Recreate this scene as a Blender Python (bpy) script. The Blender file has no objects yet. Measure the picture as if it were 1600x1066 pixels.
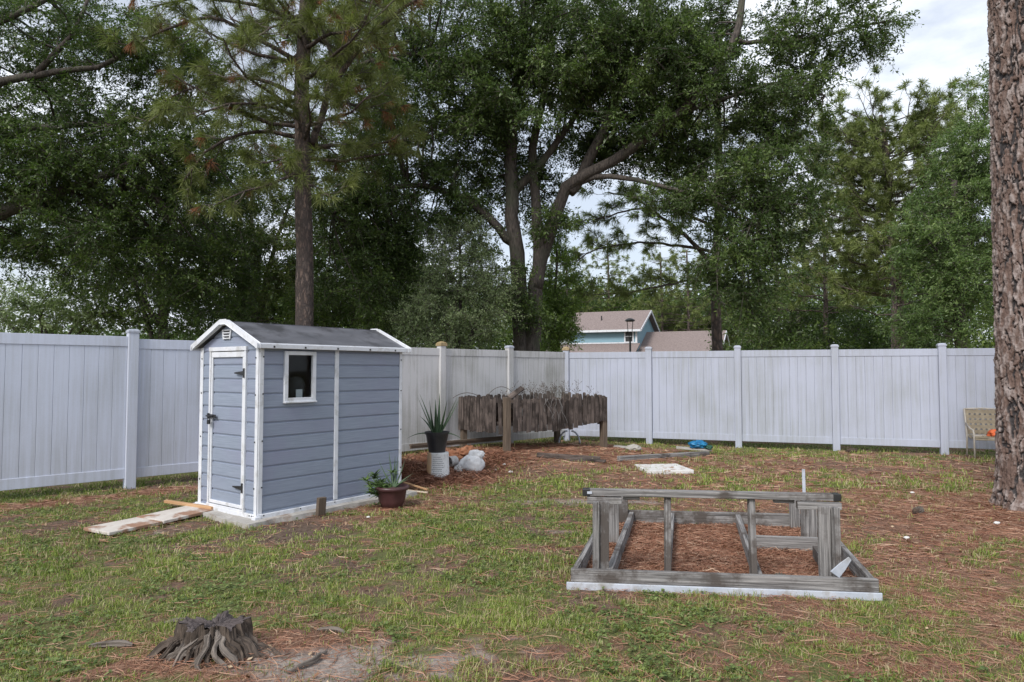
import bpy, math, random
import numpy as np
from math import radians as R, pi, sin, cos, sqrt
from mathutils import Vector, Matrix
random.seed(7); rng = np.random.default_rng(11)
C = bpy.context.scene
COL = C.collection
# ---------------------------------------------------------------- camera, world, sun, exposure
EYE = 1.55; FPX = 1067.0; PITCH = math.atan(46 / FPX)
cd = bpy.data.cameras.new('camera'); cam = bpy.data.objects.new('camera', cd); COL.objects.link(cam)
cam.location = (0, 0, EYE); cam.rotation_euler = (pi / 2 + PITCH, 0, 0)
cd.sensor_width = 36; cd.lens = 24.0; cd.clip_end = 3000; cd.clip_start = .05
C.camera = cam
SUN_EL, SUN_AZ = R(42), R(213)          # azimuth from +Y clockwise: light comes from behind-left of the camera
w = bpy.data.worlds.new('World'); C.world = w; w.use_nodes = True
nt = w.node_tree; nt.nodes.clear()
wo = nt.nodes.new('ShaderNodeOutputWorld'); bg = nt.nodes.new('ShaderNodeBackground')
sky = nt.nodes.new('ShaderNodeTexSky'); sky.sky_type = 'NISHITA'; sky.sun_disc = False
sky.sun_elevation = SUN_EL; sky.sun_rotation = SUN_AZ; sky.air_density = 1.0; sky.dust_density = 2.0; sky.ozone_density = 1.0
tc = nt.nodes.new('ShaderNodeTexCoord'); mp = nt.nodes.new('ShaderNodeMapping'); mp.inputs['Scale'].default_value = (1.6, 1.6, 4.0)
mp.inputs['Location'].default_value = (0.35, .1, 0.2)
cn = nt.nodes.new('ShaderNodeTexNoise'); cn.inputs['Scale'].default_value = 1.7; cn.inputs['Detail'].default_value = 9; cn.inputs['Roughness'].default_value = .56
cr = nt.nodes.new('ShaderNodeValToRGB'); cr.color_ramp.elements[0].position = .46; cr.color_ramp.elements[1].position = .60
cr.color_ramp.elements[0].color = (.5, .5, .5, 1)
mx = nt.nodes.new('ShaderNodeMix'); mx.data_type = 'RGBA'
nt.links.new(tc.outputs['Generated'], mp.inputs['Vector']); nt.links.new(mp.outputs[0], cn.inputs['Vector'])
nt.links.new(cn.outputs[0], cr.inputs[0]); nt.links.new(cr.outputs[0], mx.inputs[0])
nt.links.new(sky.outputs[0], mx.inputs[6]); mx.inputs[7].default_value = (9.0, 9.5, 10.4, 1)
nt.links.new(mx.outputs[2], bg.inputs[0]); bg.inputs[1].default_value = 0.082
nt.links.new(bg.outputs[0], wo.inputs[0])
sl = bpy.data.lights.new('sun', 'SUN'); sl.energy = 1.9; sl.angle = R(16); sl.color = (1, .97, .93)
so = bpy.data.objects.new('sun', sl); COL.objects.link(so)
_d = Vector((sin(SUN_AZ) * cos(SUN_EL), cos(SUN_AZ) * cos(SUN_EL), sin(SUN_EL)))
so.rotation_euler = _d.to_track_quat('Z', 'Y').to_euler(); so.location = (0, 0, 30)
C.view_settings.view_transform = 'Standard'; C.view_settings.look = 'None'; C.view_settings.gamma = 1
C.view_settings.use_curve_mapping = False; C.view_settings.exposure = 0.62
C.cycles.max_bounces = 7; C.cycles.transparent_max_bounces = 12; C.cycles.diffuse_bounces = 3
C.cycles.transmission_bounces = 5; C.cycles.glossy_bounces = 3

def W(px, py, Y):
    """world point at depth Y seen at photo pixel (used once, to read off real positions)"""
    a = (px - 800) / FPX; b = (533 - py) / FPX
    t = Y / (cos(PITCH) - b * sin(PITCH))
    return Vector((a * t, Y, EYE + t * (sin(PITCH) + b * cos(PITCH))))
def G(px, py, z=0):
    a = (px - 800) / FPX; b = (533 - py) / FPX
    t = (z - EYE) / (sin(PITCH) + b * cos(PITCH))
    return Vector((a * t, t * (cos(PITCH) - b * sin(PITCH)), z))
# ---------------------------------------------------------------- numpy noise
def _h(i, j, k, s):
    n = (i * 374761393 + j * 668265263 + k * 2147483647 + s * 974634777) & 0xffffffff
    n = ((n ^ (n >> 13)) * 1274126177) & 0xffffffff
    n = ((n ^ (n >> 16)) * 2246822519) & 0xffffffff
    return ((n ^ (n >> 15)) & 0xffffff) / float(0xffffff)
def vn(x, y, z=0.0, s=0):
    x = np.asarray(x, float); y = np.asarray(y, float); z = np.zeros_like(x) + z
    i = np.floor(x).astype(np.int64); j = np.floor(y).astype(np.int64); k = np.floor(z).astype(np.int64)
    u = x - i; v = y - j; q = z - k
    u = u * u * (3 - 2 * u); v = v * v * (3 - 2 * v); q = q * q * (3 - 2 * q)
    r = 0
    for a in (0, 1):
        for b in (0, 1):
            for c in (0, 1):
                r = r + _h(i + a, j + b, k + c, s) * (u if a else 1 - u) * (v if b else 1 - v) * (q if c else 1 - q)
    return r
def fbm(x, y, z=0.0, s=0, o=4):
    r = 0; a = .5; t = 0
    for n in range(o):
        r = r + a * vn(np.asarray(x) * 2 ** n, np.asarray(y) * 2 ** n, np.asarray(z) * 2 ** n, s + n * 17); t += a; a *= .5
    return r / t
def sst(x, a, b):
    t = np.clip((x - a) / (b - a), 0, 1); return t * t * (3 - 2 * t)
# ---------------------------------------------------------------- materials
def nn(t, ty, **kw):
    n = t.nodes.new(ty)
    for k, v in kw.items():
        if k in n.inputs: n.inputs[k].default_value = v
        else: setattr(n, k, v)
    return n
def base(name):
    m = bpy.data.materials.new(name); m.use_nodes = True; t = m.node_tree
    p = t.nodes['Principled BSDF']; return m, t, p
def ramp(t, fac, stops):
    r = t.nodes.new('ShaderNodeValToRGB'); e = r.color_ramp.elements
    while len(e) < len(stops): e.new(.5)
    for q, (a, c) in zip(e, stops): q.position = a; q.color = (*c, 1)
    t.links.new(fac, r.inputs[0]); return r.outputs[0]
def mixc(t, f, a, b, blend='MIX'):
    m = nn(t, 'ShaderNodeMix', data_type='RGBA', blend_type=blend)
    for i, v in ((0, f), (6, a), (7, b)):
        if hasattr(v, 'is_linked') or isinstance(v, bpy.types.NodeSocket): t.links.new(v, m.inputs[i])
        else: m.inputs[i].default_value = v if i == 0 else (*v, 1)
    return m.outputs[2]
def coords(t, src='gc', scale=(1, 1, 1)):
    if src == 'obj': o = t.nodes.new('ShaderNodeTexCoord').outputs['Object']
    elif src == 'world': o = t.nodes.new('ShaderNodeNewGeometry').outputs['Position']
    else:
        a = t.nodes.new('ShaderNodeAttribute'); a.attribute_name = src; o = a.outputs['Vector']
    m = t.nodes.new('ShaderNodeMapping'); m.inputs['Scale'].default_value = scale; t.links.new(o, m.inputs[0]); return m.outputs[0]
def noise(t, vec, scale=5, detail=5, rough=.55):
    n = nn(t, 'ShaderNodeTexNoise', Scale=scale, Detail=detail, Roughness=rough); t.links.new(vec, n.inputs['Vector']); return n.outputs[0]
def bump(t, p, h, s=.3, d=.01):
    b = nn(t, 'ShaderNodeBump', Strength=s, Distance=d); t.links.new(h, b.inputs['Height']); t.links.new(b.outputs[0], p.inputs['Normal'])
def M(name, c1, c2, rough=.7, scale=8, stretch=(1, 1, 1), bs=.3, bd=.004, src='gc', lo=.3, hi=.7, spots=None, spec=.5):
    m, t, p = base(name); v = coords(t, src, stretch); n = noise(t, v, scale, 7, .6)
    col = ramp(t, n, [(lo, c1), (hi, c2)])
    if spots:
        sc, sa, sb, sco = spots
        n2 = noise(t, coords(t, src), sc, 6, .65); f = ramp(t, n2, [(sa, (0, 0, 0)), (sb, (1, 1, 1))]); col = mixc(t, f, col, sco)
    t.links.new(col, p.inputs['Base Color']); p.inputs['Roughness'].default_value = rough; p.inputs['Specular IOR Level'].default_value = spec
    bump(t, p, n, bs, bd); return m
def leaf_mat(name, c1, c2, c3, rough=.4, trans=.34):
    m, t, p = base(name)
    a = t.nodes.new('ShaderNodeAttribute'); a.attribute_name = 'tint'
    col = ramp(t, a.outputs['Fac'], [(0, c1), (.5, c2), (1, c3)])
    t.links.new(col, p.inputs['Base Color']); p.inputs['Roughness'].default_value = rough; p.inputs['Specular IOR Level'].default_value = .35
    tr = t.nodes.new('ShaderNodeBsdfTranslucent'); t.links.new(mixc(t, 1.0, col, (1.0, 1.25, .6), 'MULTIPLY'), tr.inputs[0])
    ms = t.nodes.new('ShaderNodeMixShader'); ms.inputs[0].default_value = trans
    t.links.new(p.outputs[0], ms.inputs[1]); t.links.new(tr.outputs[0], ms.inputs[2])
    t.links.new(ms.outputs[0], t.nodes['Material Output'].inputs[0]); return m
def grime_white(name, c, dirt, amount):
    """painted vinyl with streaky mildew running down it"""
    m, t, p = base(name)
    v = coords(t, 'world', (1, 1, 1)); n0 = noise(t, v, 1.1, 3, .5)
    vs = coords(t, 'world', (16, 16, .5)); n1 = noise(t, vs, 1.6, 6, .65)
    n2 = noise(t, v, 46, 5, .7)
    a = nn(t, 'ShaderNodeMath', operation='MULTIPLY'); t.links.new(n0, a.inputs[0]); t.links.new(n1, a.inputs[1])
    b = nn(t, 'ShaderNodeMath', operation='MULTIPLY_ADD'); t.links.new(n2, b.inputs[0]); b.inputs[1].default_value = .16; t.links.new(a.outputs[0], b.inputs[2])
    f = ramp(t, b.outputs[0], [(.25, (0, 0, 0)), (.50, (amount,) * 3)])
    col = mixc(t, f, c, dirt)
    t.links.new(col, p.inputs['Base Color']); p.inputs['Roughness'].default_value = .5; p.inputs['Specular IOR Level'].default_value = .3
    bump(t, p, n2, .12, .002); return m
MAT = {}
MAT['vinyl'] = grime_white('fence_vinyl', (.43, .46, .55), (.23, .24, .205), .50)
MAT['vinyl_left'] = grime_white('fence_vinyl_shade_lift', (.57, .61, .72), (.30, .31, .30), .45)  # base colour lightened to make up for weak sun on the left panels
MAT['vinyl_dirty'] = grime_white('fence_vinyl_mildewed', (.54, .54, .55), (.20, .20, .16), .85)
MAT['cap_brown'] = M('stained_cap', (.20, .13, .045), (.45, .36, .22), .6, 14, src='obj')
MAT['siding'] = M('siding_resin', (.20, .235, .30), (.295, .34, .425), .5, 3.0, (1.2, 30, 30), .35, .003, 'grain', .25, .75, (1.4, .45, .75, (.245, .26, .355)))
MAT['trimwhite'] = M('trim_white', (.60, .62, .66), (.72, .735, .77), .5, 6, (1, 1, 1), .1, .002, 'obj', .3, .7, (7, .52, .78, (.38, .37, .34)))
MAT['roof'] = M('shed_roof_resin', (.075, .078, .090), (.15, .152, .17), .55, 2.2, (1, 3, 1), .2, .003, 'obj', .3, .75, (1.7, .50, .60, (.045, .045, .050)))
MAT['black'] = M('black_metal', (.012, .012, .013), (.03, .03, .03), .45, 20, src='obj')
MAT['greywood'] = M('weathered_grey_lumber', (.050, .047, .046), (.37, .355, .345), .9, 2.4, (1.0, 30, 30), .9, .008, 'gc', .32, .68, (2.6, .50, .60, (.085, .072, .064)))
MAT['darkwood'] = M('rotten_dark_pickets', (.022, .016, .014), (.19, .15, .13), .92, 2.0, (1.2, 20, 20), .8, .006, 'gc', .32, .72, (3.0, .45, .58, (.030, .022, .018)))
MAT['postwood'] = M('brown_post', (.07, .05, .035), (.17, .13, .095), .85, 2.5, (1.5, 20, 20), .6, .004)
MAT['palewood'] = M('pale_new_lumber', (.50, .38, .26), (.70, .60, .48), .7, 2.5, (1.5, 24, 24), .3, .003)
MAT['cedar'] = M('orange_lumber', (.42, .22, .10), (.55, .36, .2), .75, 2.5, (1.5, 24, 24), .3, .003)
MAT['plywood'] = M('stained_ply', (.60, .56, .51), (.50, .45, .40), .8, 3, (1, 2, 3), .3, .002, 'obj', .35, .65, (2.6, .50, .58, (.30, .17, .11)))
MAT['concrete'] = M('concrete', (.30, .28, .25), (.46, .44, .41), .9, 9, (1, 1, 1), .5, .006, 'obj', .3, .7, (5, .55, .7, (.24, .18, .14)))
MAT['paver'] = M('paver_pale', (.55, .54, .52), (.72, .72, .70), .85, 7, (1, 1, 1), .4, .004, 'obj', .3, .7, (9, .56, .62, (.36, .25, .18)))
MAT['board_white'] = M('white_painted', (.38, .42, .49), (.54, .57, .63), .6, 8, (1, 1, 1), .2, .002, 'obj', .3, .7, (6, .52, .72, (.28, .26, .23)))
MAT['pine_bark'] = None

def pine_bark(name, sc=1.0):
    m, t, p = base(name); v = coords(t, 'obj', (1, 1, .34))
    nz = nn(t, 'ShaderNodeTexNoise', Scale=9 * sc, Detail=7, Roughness=.7); t.links.new(v, nz.inputs['Vector'])
    add = nn(t, 'ShaderNodeMix', data_type='VECTOR'); add.inputs[0].default_value = .16; t.links.new(v, add.inputs[4]); t.links.new(nz.outputs['Color'], add.inputs[5])
    vo = nn(t, 'ShaderNodeTexVoronoi', Scale=19 * sc, feature='DISTANCE_TO_EDGE'); t.links.new(add.outputs[1], vo.inputs['Vector'])
    vc = nn(t, 'ShaderNodeTexVoronoi', Scale=19 * sc, feature='F1'); t.links.new(add.outputs[1], vc.inputs['Vector'])
    sep = t.nodes.new('ShaderNodeSeparateColor'); t.links.new(vc.outputs['Color'], sep.inputs[0])
    plate = ramp(t, sep.outputs[0], [(0, (.10, .075, .065)), (.55, (.19, .135, .11)), (1, (.30, .24, .21))])
    f = ramp(t, vo.outputs[0], [(.0, (0, 0, 0)), (.30, (1, 1, 1))])
    plate = mixc(t, noise(t, v, 60 * sc, 5, .7), plate, (.12, .085, .07)); col = mixc(t, f, (.06, .048, .045), plate)
    t.links.new(col, p.inputs['Base Color']); p.inputs['Roughness'].default_value = .92; bump(t, p, f, .8, .03); return m
MAT['pine_bark'] = pine_bark('pine_bark'); MAT['far_bark'] = pine_bark('far_pine_bark', .6)
MAT['oak_bark'] = M('oak_bark', (.026, .022, .020), (.135, .112, .097), .92, 5, (6, 6, 1.3), .8, .03, 'obj', .3, .7, (1.3, .5, .7, (.07, .08, .05)))
MAT['twig'] = M('twig_bark', (.06, .05, .04), (.16, .14, .12), .9, 6, (3, 3, 1), .4, .01, 'obj')
MAT['oak_leaf'] = leaf_mat('oak_leaf', (.034, .058, .018), (.085, .132, .038), (.20, .27, .075))
MAT['oak_leaf2'] = leaf_mat('oak_leaf_left', (.034, .060, .018), (.088, .136, .036), (.21, .275, .065))
MAT['yellow_leaf'] = leaf_mat('yellowish_leaf', (.055, .075, .020), (.13, .16, .045), (.25, .28, .075))
MAT['grey_leaf'] = leaf_mat('grey_green_leaf', (.13, .175, .085), (.25, .31, .155), (.42, .49, .26))
MAT['bright_leaf'] = leaf_mat('fresh_leaf', (.07, .12, .03), (.17, .25, .06), (.32, .42, .10))
MAT['right_leaf'] = leaf_mat('right_tree_leaf', (.06, .11, .035), (.15, .22, .075), (.27, .35, .12))
MAT['needle'] = leaf_mat('pine_needle', (.08, .10, .03), (.17, .195, .06), (.29, .32, .11), .45, .3)
MAT['needle_far'] = leaf_mat('far_pine_needle', (.10, .125, .045), (.20, .235, .08), (.32, .36, .13), .5, .3)
MAT['dead_needle'] = leaf_mat('dead_needle', (.16, .06, .025), (.24, .10, .045), (.34, .17, .08), .6, .15)
# ---------------------------------------------------------------- mesh helpers
def meta(o, label=None, cat=None, group=None, kind=None):
    if label: o['label'] = label
    if cat: o['category'] = cat
    if group: o['group'] = group
    if kind: o['kind'] = kind
    return o
def thing(name, label, cat, loc=(0, 0, 0), rz=0, group=None):
    o = bpy.data.objects.new(name, None); COL.objects.link(o); o.location = loc; o.rotation_euler = (0, 0, rz)
    o.empty_display_size = .2
    return meta(o, label, cat, group)
def raw(name, verts, quads=None, tris=None, mat=None, parent=None, smooth=False, attrs=None, loc=None):
    verts = np.asarray(verts, np.float32)
    q = np.zeros((0, 4), np.int32) if quads is None else np.asarray(quads, np.int32)
    r = np.zeros((0, 3), np.int32) if tris is None else np.asarray(tris, np.int32)
    me = bpy.data.meshes.new(name); me.vertices.add(len(verts)); me.vertices.foreach_set('co', verts.ravel())
    nl = q.size + r.size; me.loops.add(nl); me.loops.foreach_set('vertex_index', np.concatenate([q.ravel(), r.ravel()]))
    st = np.concatenate([np.arange(len(q)) * 4, q.size + np.arange(len(r)) * 3]).astype(np.int32)
    me.polygons.add(len(q) + len(r)); me.polygons.foreach_set('loop_start', st)
    if smooth: me.polygons.foreach_set('use_smooth', np.ones(len(q) + len(r), bool))
    for k, a in (attrs or {}).items():
        a = np.asarray(a, np.float32)
        if a.ndim == 1: at = me.attributes.new(k, 'FLOAT', 'POINT'); at.data.foreach_set('value', a)
        else: at = me.attributes.new(k, 'FLOAT_VECTOR', 'POINT'); at.data.foreach_set('vector', a.ravel())
    me.update(calc_edges=True); me.validate()
    if mat: me.materials.append(mat)
    o = bpy.data.objects.new(name, me); COL.objects.link(o)
    if parent: o.parent = parent
    if loc is not None: o.location = loc
    return o
class MB:
    def __init__(s): s.v = []; s.f = []; s.g = []
    def add(s, vs, fs, gs=None):
        n = len(s.v); s.v += [tuple(v) for v in vs]; s.g += [tuple(g) for g in (gs or vs)]
        s.f += [tuple(i + n for i in f) for f in fs]; return s
    def box(s, c, d, rot=None, taper=None):
        """box centred at c, size d, optional Matrix/euler rotation"""
        c = Vector(c); off = Vector((random.random() * 9, random.random() * 9, random.random() * 9))
        order = sorted(range(3), key=lambda i: -d[i])
        m = rot if isinstance(rot, Matrix) else (Matrix.Rotation(rot, 3, 'Z') if isinstance(rot, (int, float)) else Matrix.Identity(3))
        vs = []; gs = []
        for z in (-1, 1):
            for y in (-1, 1):
                for x in (-1, 1):
                    l = Vector((x * d[0] / 2, y * d[1] / 2, z * d[2] / 2))
                    if taper and z > 0: l.x *= taper; l.y *= taper
                    vs.append(c + m @ l); gs.append((l[order[0]] + off.x, l[order[1]] + off.y, l[order[2]] + off.z))
        return s.add(vs, [(0, 2, 3, 1), (4, 5, 7, 6), (0, 1, 5, 4), (2, 6, 7, 3), (0, 4, 6, 2), (1, 3, 7, 5)], gs)
    def beam(s, a, b, wd, ht, up=(0, 0, 1)):
        """rectangular bar from a to b, wd across, ht along 'up'"""
        a = Vector(a); b = Vector(b); x = (b - a); L = x.length; x.normalize(); u = Vector(up)
        y = u.cross(x)
        if y.length < 1e-4: y = Vector((0, 1, 0)).cross(x)
        y.normalize(); z = x.cross(y)
        return s.box((a + b) / 2, (L, wd, ht), Matrix((x, y, z)).transposed())
    def tube(s, pts, rad, n=8, cap=True, wob=0, ridge=0):
        rg = [1 + ridge * (random.random() - .5) for _ in range(n)]
        pts = [Vector(p) for p in pts]; k = len(pts); rad = rad if hasattr(rad, '__len__') else [rad] * k
        base_i = len(s.v); L = 0; prev = None; off = random.random() * 9
        for i, p in enumerate(pts):
            t = (pts[min(i + 1, k - 1)] - pts[max(i - 1, 0)]).normalized()
            if prev is None:
                a = t.orthogonal().normalized()
            else:
                a = (prev - t * prev.dot(t)).normalized()
            prev = a; b = t.cross(a)
            if i: L += (p - pts[i - 1]).length
            for j in range(n):
                th = 2 * pi * j / n; r = rad[i] * (1 + wob * (random.random() - .5)) * rg[j]
                s.v.append(tuple(p + (a * cos(th) + b * sin(th)) * r)); s.g.append((L + off, r * th, 0))
        for i in range(k - 1):
            for j in range(n):
                j2 = (j + 1) % n; s.f.append((base_i + i * n + j, base_i + i * n + j2, base_i + (i + 1) * n + j2, base_i + (i + 1) * n + j))
        if cap:
            s.f.append(tuple(base_i + j for j in reversed(range(n)))); s.f.append(tuple(base_i + (k - 1) * n + j for j in range(n)))
        return s
    def lathe(s, prof, n=24, c=(0, 0, 0), cap=True):
        b = len(s.v)
        for r, z in prof:
            for j in range(n):
                th = 2 * pi * j / n; s.v.append((c[0] + r * cos(th), c[1] + r * sin(th), c[2] + z)); s.g.append((r * th, z, 0))
        for i in range(len(prof) - 1):
            for j in range(n):
                j2 = (j + 1) % n; s.f.append((b + i * n + j, b + i * n + j2, b + (i + 1) * n + j2, b + (i + 1) * n + j))
        if cap:
            s.f.append(tuple(b + j for j in reversed(range(n)))); k = (len(prof) - 1) * n; s.f.append(tuple(b + k + j for j in range(n)))
        return s
    def build(s, name, mat, parent=None, bevel=0, smooth=False, origin=None, seg=2):
        me = bpy.data.meshes.new(name)
        vs = s.v
        o = bpy.data.objects.new(name, me)
        if origin is not None: vs = [(v[0] - origin[0], v[1] - origin[1], v[2] - origin[2]) for v in vs]; o.location = origin
        me.from_pydata(vs, [], s.f); me.update()
        at = me.attributes.new('gc', 'FLOAT_VECTOR', 'POINT'); at.data.foreach_set('vector', np.asarray(s.g, np.float32).ravel())
        if mat: me.materials.append(mat)
        if smooth: me.polygons.foreach_set('use_smooth', np.ones(len(me.polygons), bool))
        COL.objects.link(o)
        if parent: o.parent = parent
        if bevel:
            b = o.modifiers.new('bevel', 'BEVEL'); b.width = bevel; b.segments = seg; b.limit_method = 'ANGLE'; b.angle_limit = R(40)
        return o
# ---------------------------------------------------------------- terrain
def height(x, y):
    x = np.asarray(x, float); y = np.asarray(y, float)
    h = .035 * (fbm(x * .5, y * .5, s=3, o=3) - .5) + .018 * (fbm(x * 3, y * 3, s=5, o=3) - .5)
    g = lambda cx, cy, rx, ry: np.exp(-(((x - cx) / rx) ** 2 + ((y - cy) / ry) ** 2))
    h = h + .155 * g(.35, 12.6, 2.1, 1.5) + .20 * g(-1.75, 9.9, .75, .55) + .13 * g(-.9, 11.2, .7, .7)
    h = h + .05 * g(-1.6, 3.75, .45, .35) + .04 * g(5.8, 7.6, .9, .9)
    flat = np.maximum(sst(-np.hypot((x + 2.4), (y - 8.0)), -1.9, -1.3) * 0, 0)
    k = np.clip(g(-2.35, 8.0, 1.6, 1.6) * 1.6, 0, 1) * (y < 9.2)
    h = h * (1 - k * .8)
    k2 = np.clip(g(1.45, 5.9, 1.6, 1.4) * 1.5, 0, 1); h = h * (1 - k2 * .8)
    return h
def hz(x, y): return float(height(np.array([x]), np.array([y]))[0])
def FRM(u, v): # racked frame coordinates -> ground
    return (0.425 + u * .993 + v * (.117 + .134), 4.94 - u * .117 + v * .985)
def cover(x, y):
    """densities of grass, rust pine straw and bare sand on the ground"""
    n1 = fbm(x * .55, y * .55, s=21, o=4); n2 = fbm(x * 1.7, y * 1.7, s=33, o=4); n3 = fbm(x * 5, y * 5, s=41, o=3)
    g = lambda cx, cy, rx, ry: np.exp(-(((x - cx) / rx) ** 2 + ((y - cy) / ry) ** 2))
    n4 = fbm(x * 15, y * 15, s=47, o=2); gr = .79 - .38 * sst(x + .10 * y, .0, 2.6) - .05 * sst(x, 3, 6) - .22 * g(-.45, 3.75, 1.0, .45) + .25 * g(-.2, 7.6, 1.3, 1.0) + .35 * g(.3, 9.3, .9, .6) + .2 * g(-3, 4.8, 2.2, 1.2)
    gr = gr + .34 * g(.6, 4.35, .9, .3) + .30 * g(1.9, 4.2, 1.0, .3) + .12 * sst(-y, -4.6, -3.6) * (x > .3) + .45 * sst(y - (14.2 - .34 * (x - 1.2)), -.9, -.1) * (x > 2.0)
    gr = gr - 1.0 * g(-1.55, 3.7, .55, .35) - .6 * g(-.85, 3.65, .7, .3) - .35 * g(-.2, 3.6, .8, .5) - .9 * g(-1.5, 9.4, 1.2, .75) - .8 * g(-.9, 10.6, 1.0, .8)
    gr = gr - 1.0 * g(.8, 12.4, 1.9, 1.3) - .8 * g(5.6, 7.2, 1.2, 1.0) - .6 * g(-3.7, 6.85, .8, .5) - .7 * g(-2.0, 6.95, .6, .3) - .7 * g(-1.3, 7.9, .6, .5) - .35 * g(.6, 8.1, 1.0, .25)
    d = (x + 5.04) * -.687 + (y - 9.12) * .727          # distance from the left fence line
    gr = gr - .9 * np.exp(-((d + .55) / .22) ** 2) * (x < -3.2)
    gr = np.where((y > 15.5) | (d > .1), .9, gr)
    grass = np.clip(gr + (n1 - .5) * 1.0 + (n2 - .5) * 1.2 + (n3 - .5) * 1.8 + (n4 - .5) * 1.2, 0, 1)
    sand = g(.6, 8.1, 1.3, .28) * .75 + g(-.45, 3.75, .9, .40) * .48 + g(.5, 4.5, .5, .25) * .35 + g(-1.0, 3.6, .4, .2) * .6 + g(.3, 6.6, .7, .4) * .4 + g(-.3, 4.8, .6, .4) * .3 + g(-3.5, 6.7, .7, .5) * .4 + g(1.4, 10.2, 1.3, .4) * .25 + g(4.6, 9.4, 1.2, .5) * .3 + g(5.0, 5.6, .8, .8) * .25
    sand = np.clip(sand * 1.15 + (n2 - .53) * .9, 0, 1) * (1 - .6 * grass)
    straw = np.clip(.30 + .32 * sst(x, -.3, 2.5) + .8 * g(-1.5, 9.5, 1.3, .9) + .6 * g(5.6, 7.2, 1.5, 1.2) + .5 * g(-1.5, 3.7, .8, .4) + .5 * g(-1.3, 7.7, .9, .6) + .5 * np.exp(-((d + .55) / .3) ** 2) * (x < -3.2) + .6 * g(.8, 12.4, 1.9, 1.3) + (n1 - .5) * .5 + (n2 - .5) * .6, 0, 1) * (1 - .75 * sand)
    # inside the timber frame
    v = (y - 4.94 + .117 * (x - .425)) / .985; u = (x - .425 - v * .251) / .993
    ins = (u > 0) & (u < 2.06) & (v > 0) & (v < 2.1)
    grass = np.where(ins, 0, grass); straw = np.where(ins, 1, straw); sand = np.where(ins, .15, sand)
    # no growth under the shed slab
    p = (x + 2.58) * sin(.6497) + (y - 6.97) * cos(.6497); q = -(x + 2.58) * cos(.6497) + (y - 6.97) * sin(.6497)
    under = (p > -.05) & (p < 2.0) & (q > -.12) & (q < 1.2)
    grass = np.where(under, 0, grass)
    return grass, straw, sand
def axis(lo, hi, st, far_lo, far_hi, gr=1.16):
    a = list(np.arange(lo, hi, st)); s = st; x = a[-1]
    while x < far_hi: s *= gr; x += s; a.append(x)
    s = st; x = a[0]; b = []
    while x > far_lo: s *= gr; x -= s; b.append(x)
    return np.array(b[::-1] + a)
xs = axis(-8.5, 9.5, .045, -900, 900); ys = axis(2.6, 15.5, .045, -300, 1500)
X, Y = np.meshgrid(xs, ys); Z = height(X, Y)
mic = (fbm(X * 14, Y * 14, s=51, o=2) - .5) * .022 * ((X > -9) & (X < 10) & (Y < 16) & (Y > 2))
gr_, st_, sa_ = cover(X, Y)
Zg = Z + mic * (1 - sa_ * .6)
n0, n1_ = Y.shape
idx = np.arange(n0 * n1_).reshape(n0, n1_)
quads = np.stack([idx[:-1, :-1], idx[:-1, 1:], idx[1:, 1:], idx[1:, :-1]], -1).reshape(-1, 4)
def ground_mat():
    m, t, p = base('lawn_soil'); a = t.nodes.new('ShaderNodeAttribute'); a.attribute_name = 'cover'
    s = t.nodes.new('ShaderNodeSeparateXYZ'); t.links.new(a.outputs['Vector'], s.inputs[0])
    v = coords(t, 'world'); n = noise(t, v, 22, 8, .68); n2 = noise(t, v, 90, 4, .7); n3 = noise(t, v, 6, 6, .65)
    soil = ramp(t, n, [(.3, (.050, .034, .026)), (.7, (.20, .145, .11))])
    straw = ramp(t, n2, [(.3, (.12, .06, .04)), (.52, (.27, .15, .10)), (.72, (.42, .29, .21))])
    sand = ramp(t, n, [(.3, (.22, .18, .155)), (.7, (.42, .375, .34))])
    grass = ramp(t, n2, [(.3, (.06, .07, .028)), (.7, (.18, .195, .07))])
    def soft(x, lo, hi):
        mm = nn(t, 'ShaderNodeMath', operation='MULTIPLY_ADD'); t.links.new(n3, mm.inputs[0]); mm.inputs[1].default_value = .7
        ad = nn(t, 'ShaderNodeMath', operation='ADD'); t.links.new(x, ad.inputs[0]); ad.inputs[1].default_value = -.35; t.links.new(ad.outputs[0], mm.inputs[2])
        return ramp(t, mm.outputs[0], [(lo, (0, 0, 0)), (hi, (1, 1, 1))])
    c = mixc(t, soft(s.outputs[1], .15, .75), soil, straw); c = mixc(t, soft(s.outputs[2], .25, .6), c, sand); c = mixc(t, soft(s.outputs[0], .5, 1.1), c, grass)
    t.links.new(c, p.inputs['Base Color']); p.inputs['Roughness'].default_value = .95; p.inputs['Specular IOR Level'].default_value = .15
    bump(t, p, n, .8, .03); return m
gnd = raw('ground', np.stack([X, Y, Zg], -1).reshape(-1, 3), quads, None, ground_mat(), smooth=True,
          attrs={'cover': np.stack([gr_, st_, sa_], -1).reshape(-1, 3)})
meta(gnd, kind='structure')
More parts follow.
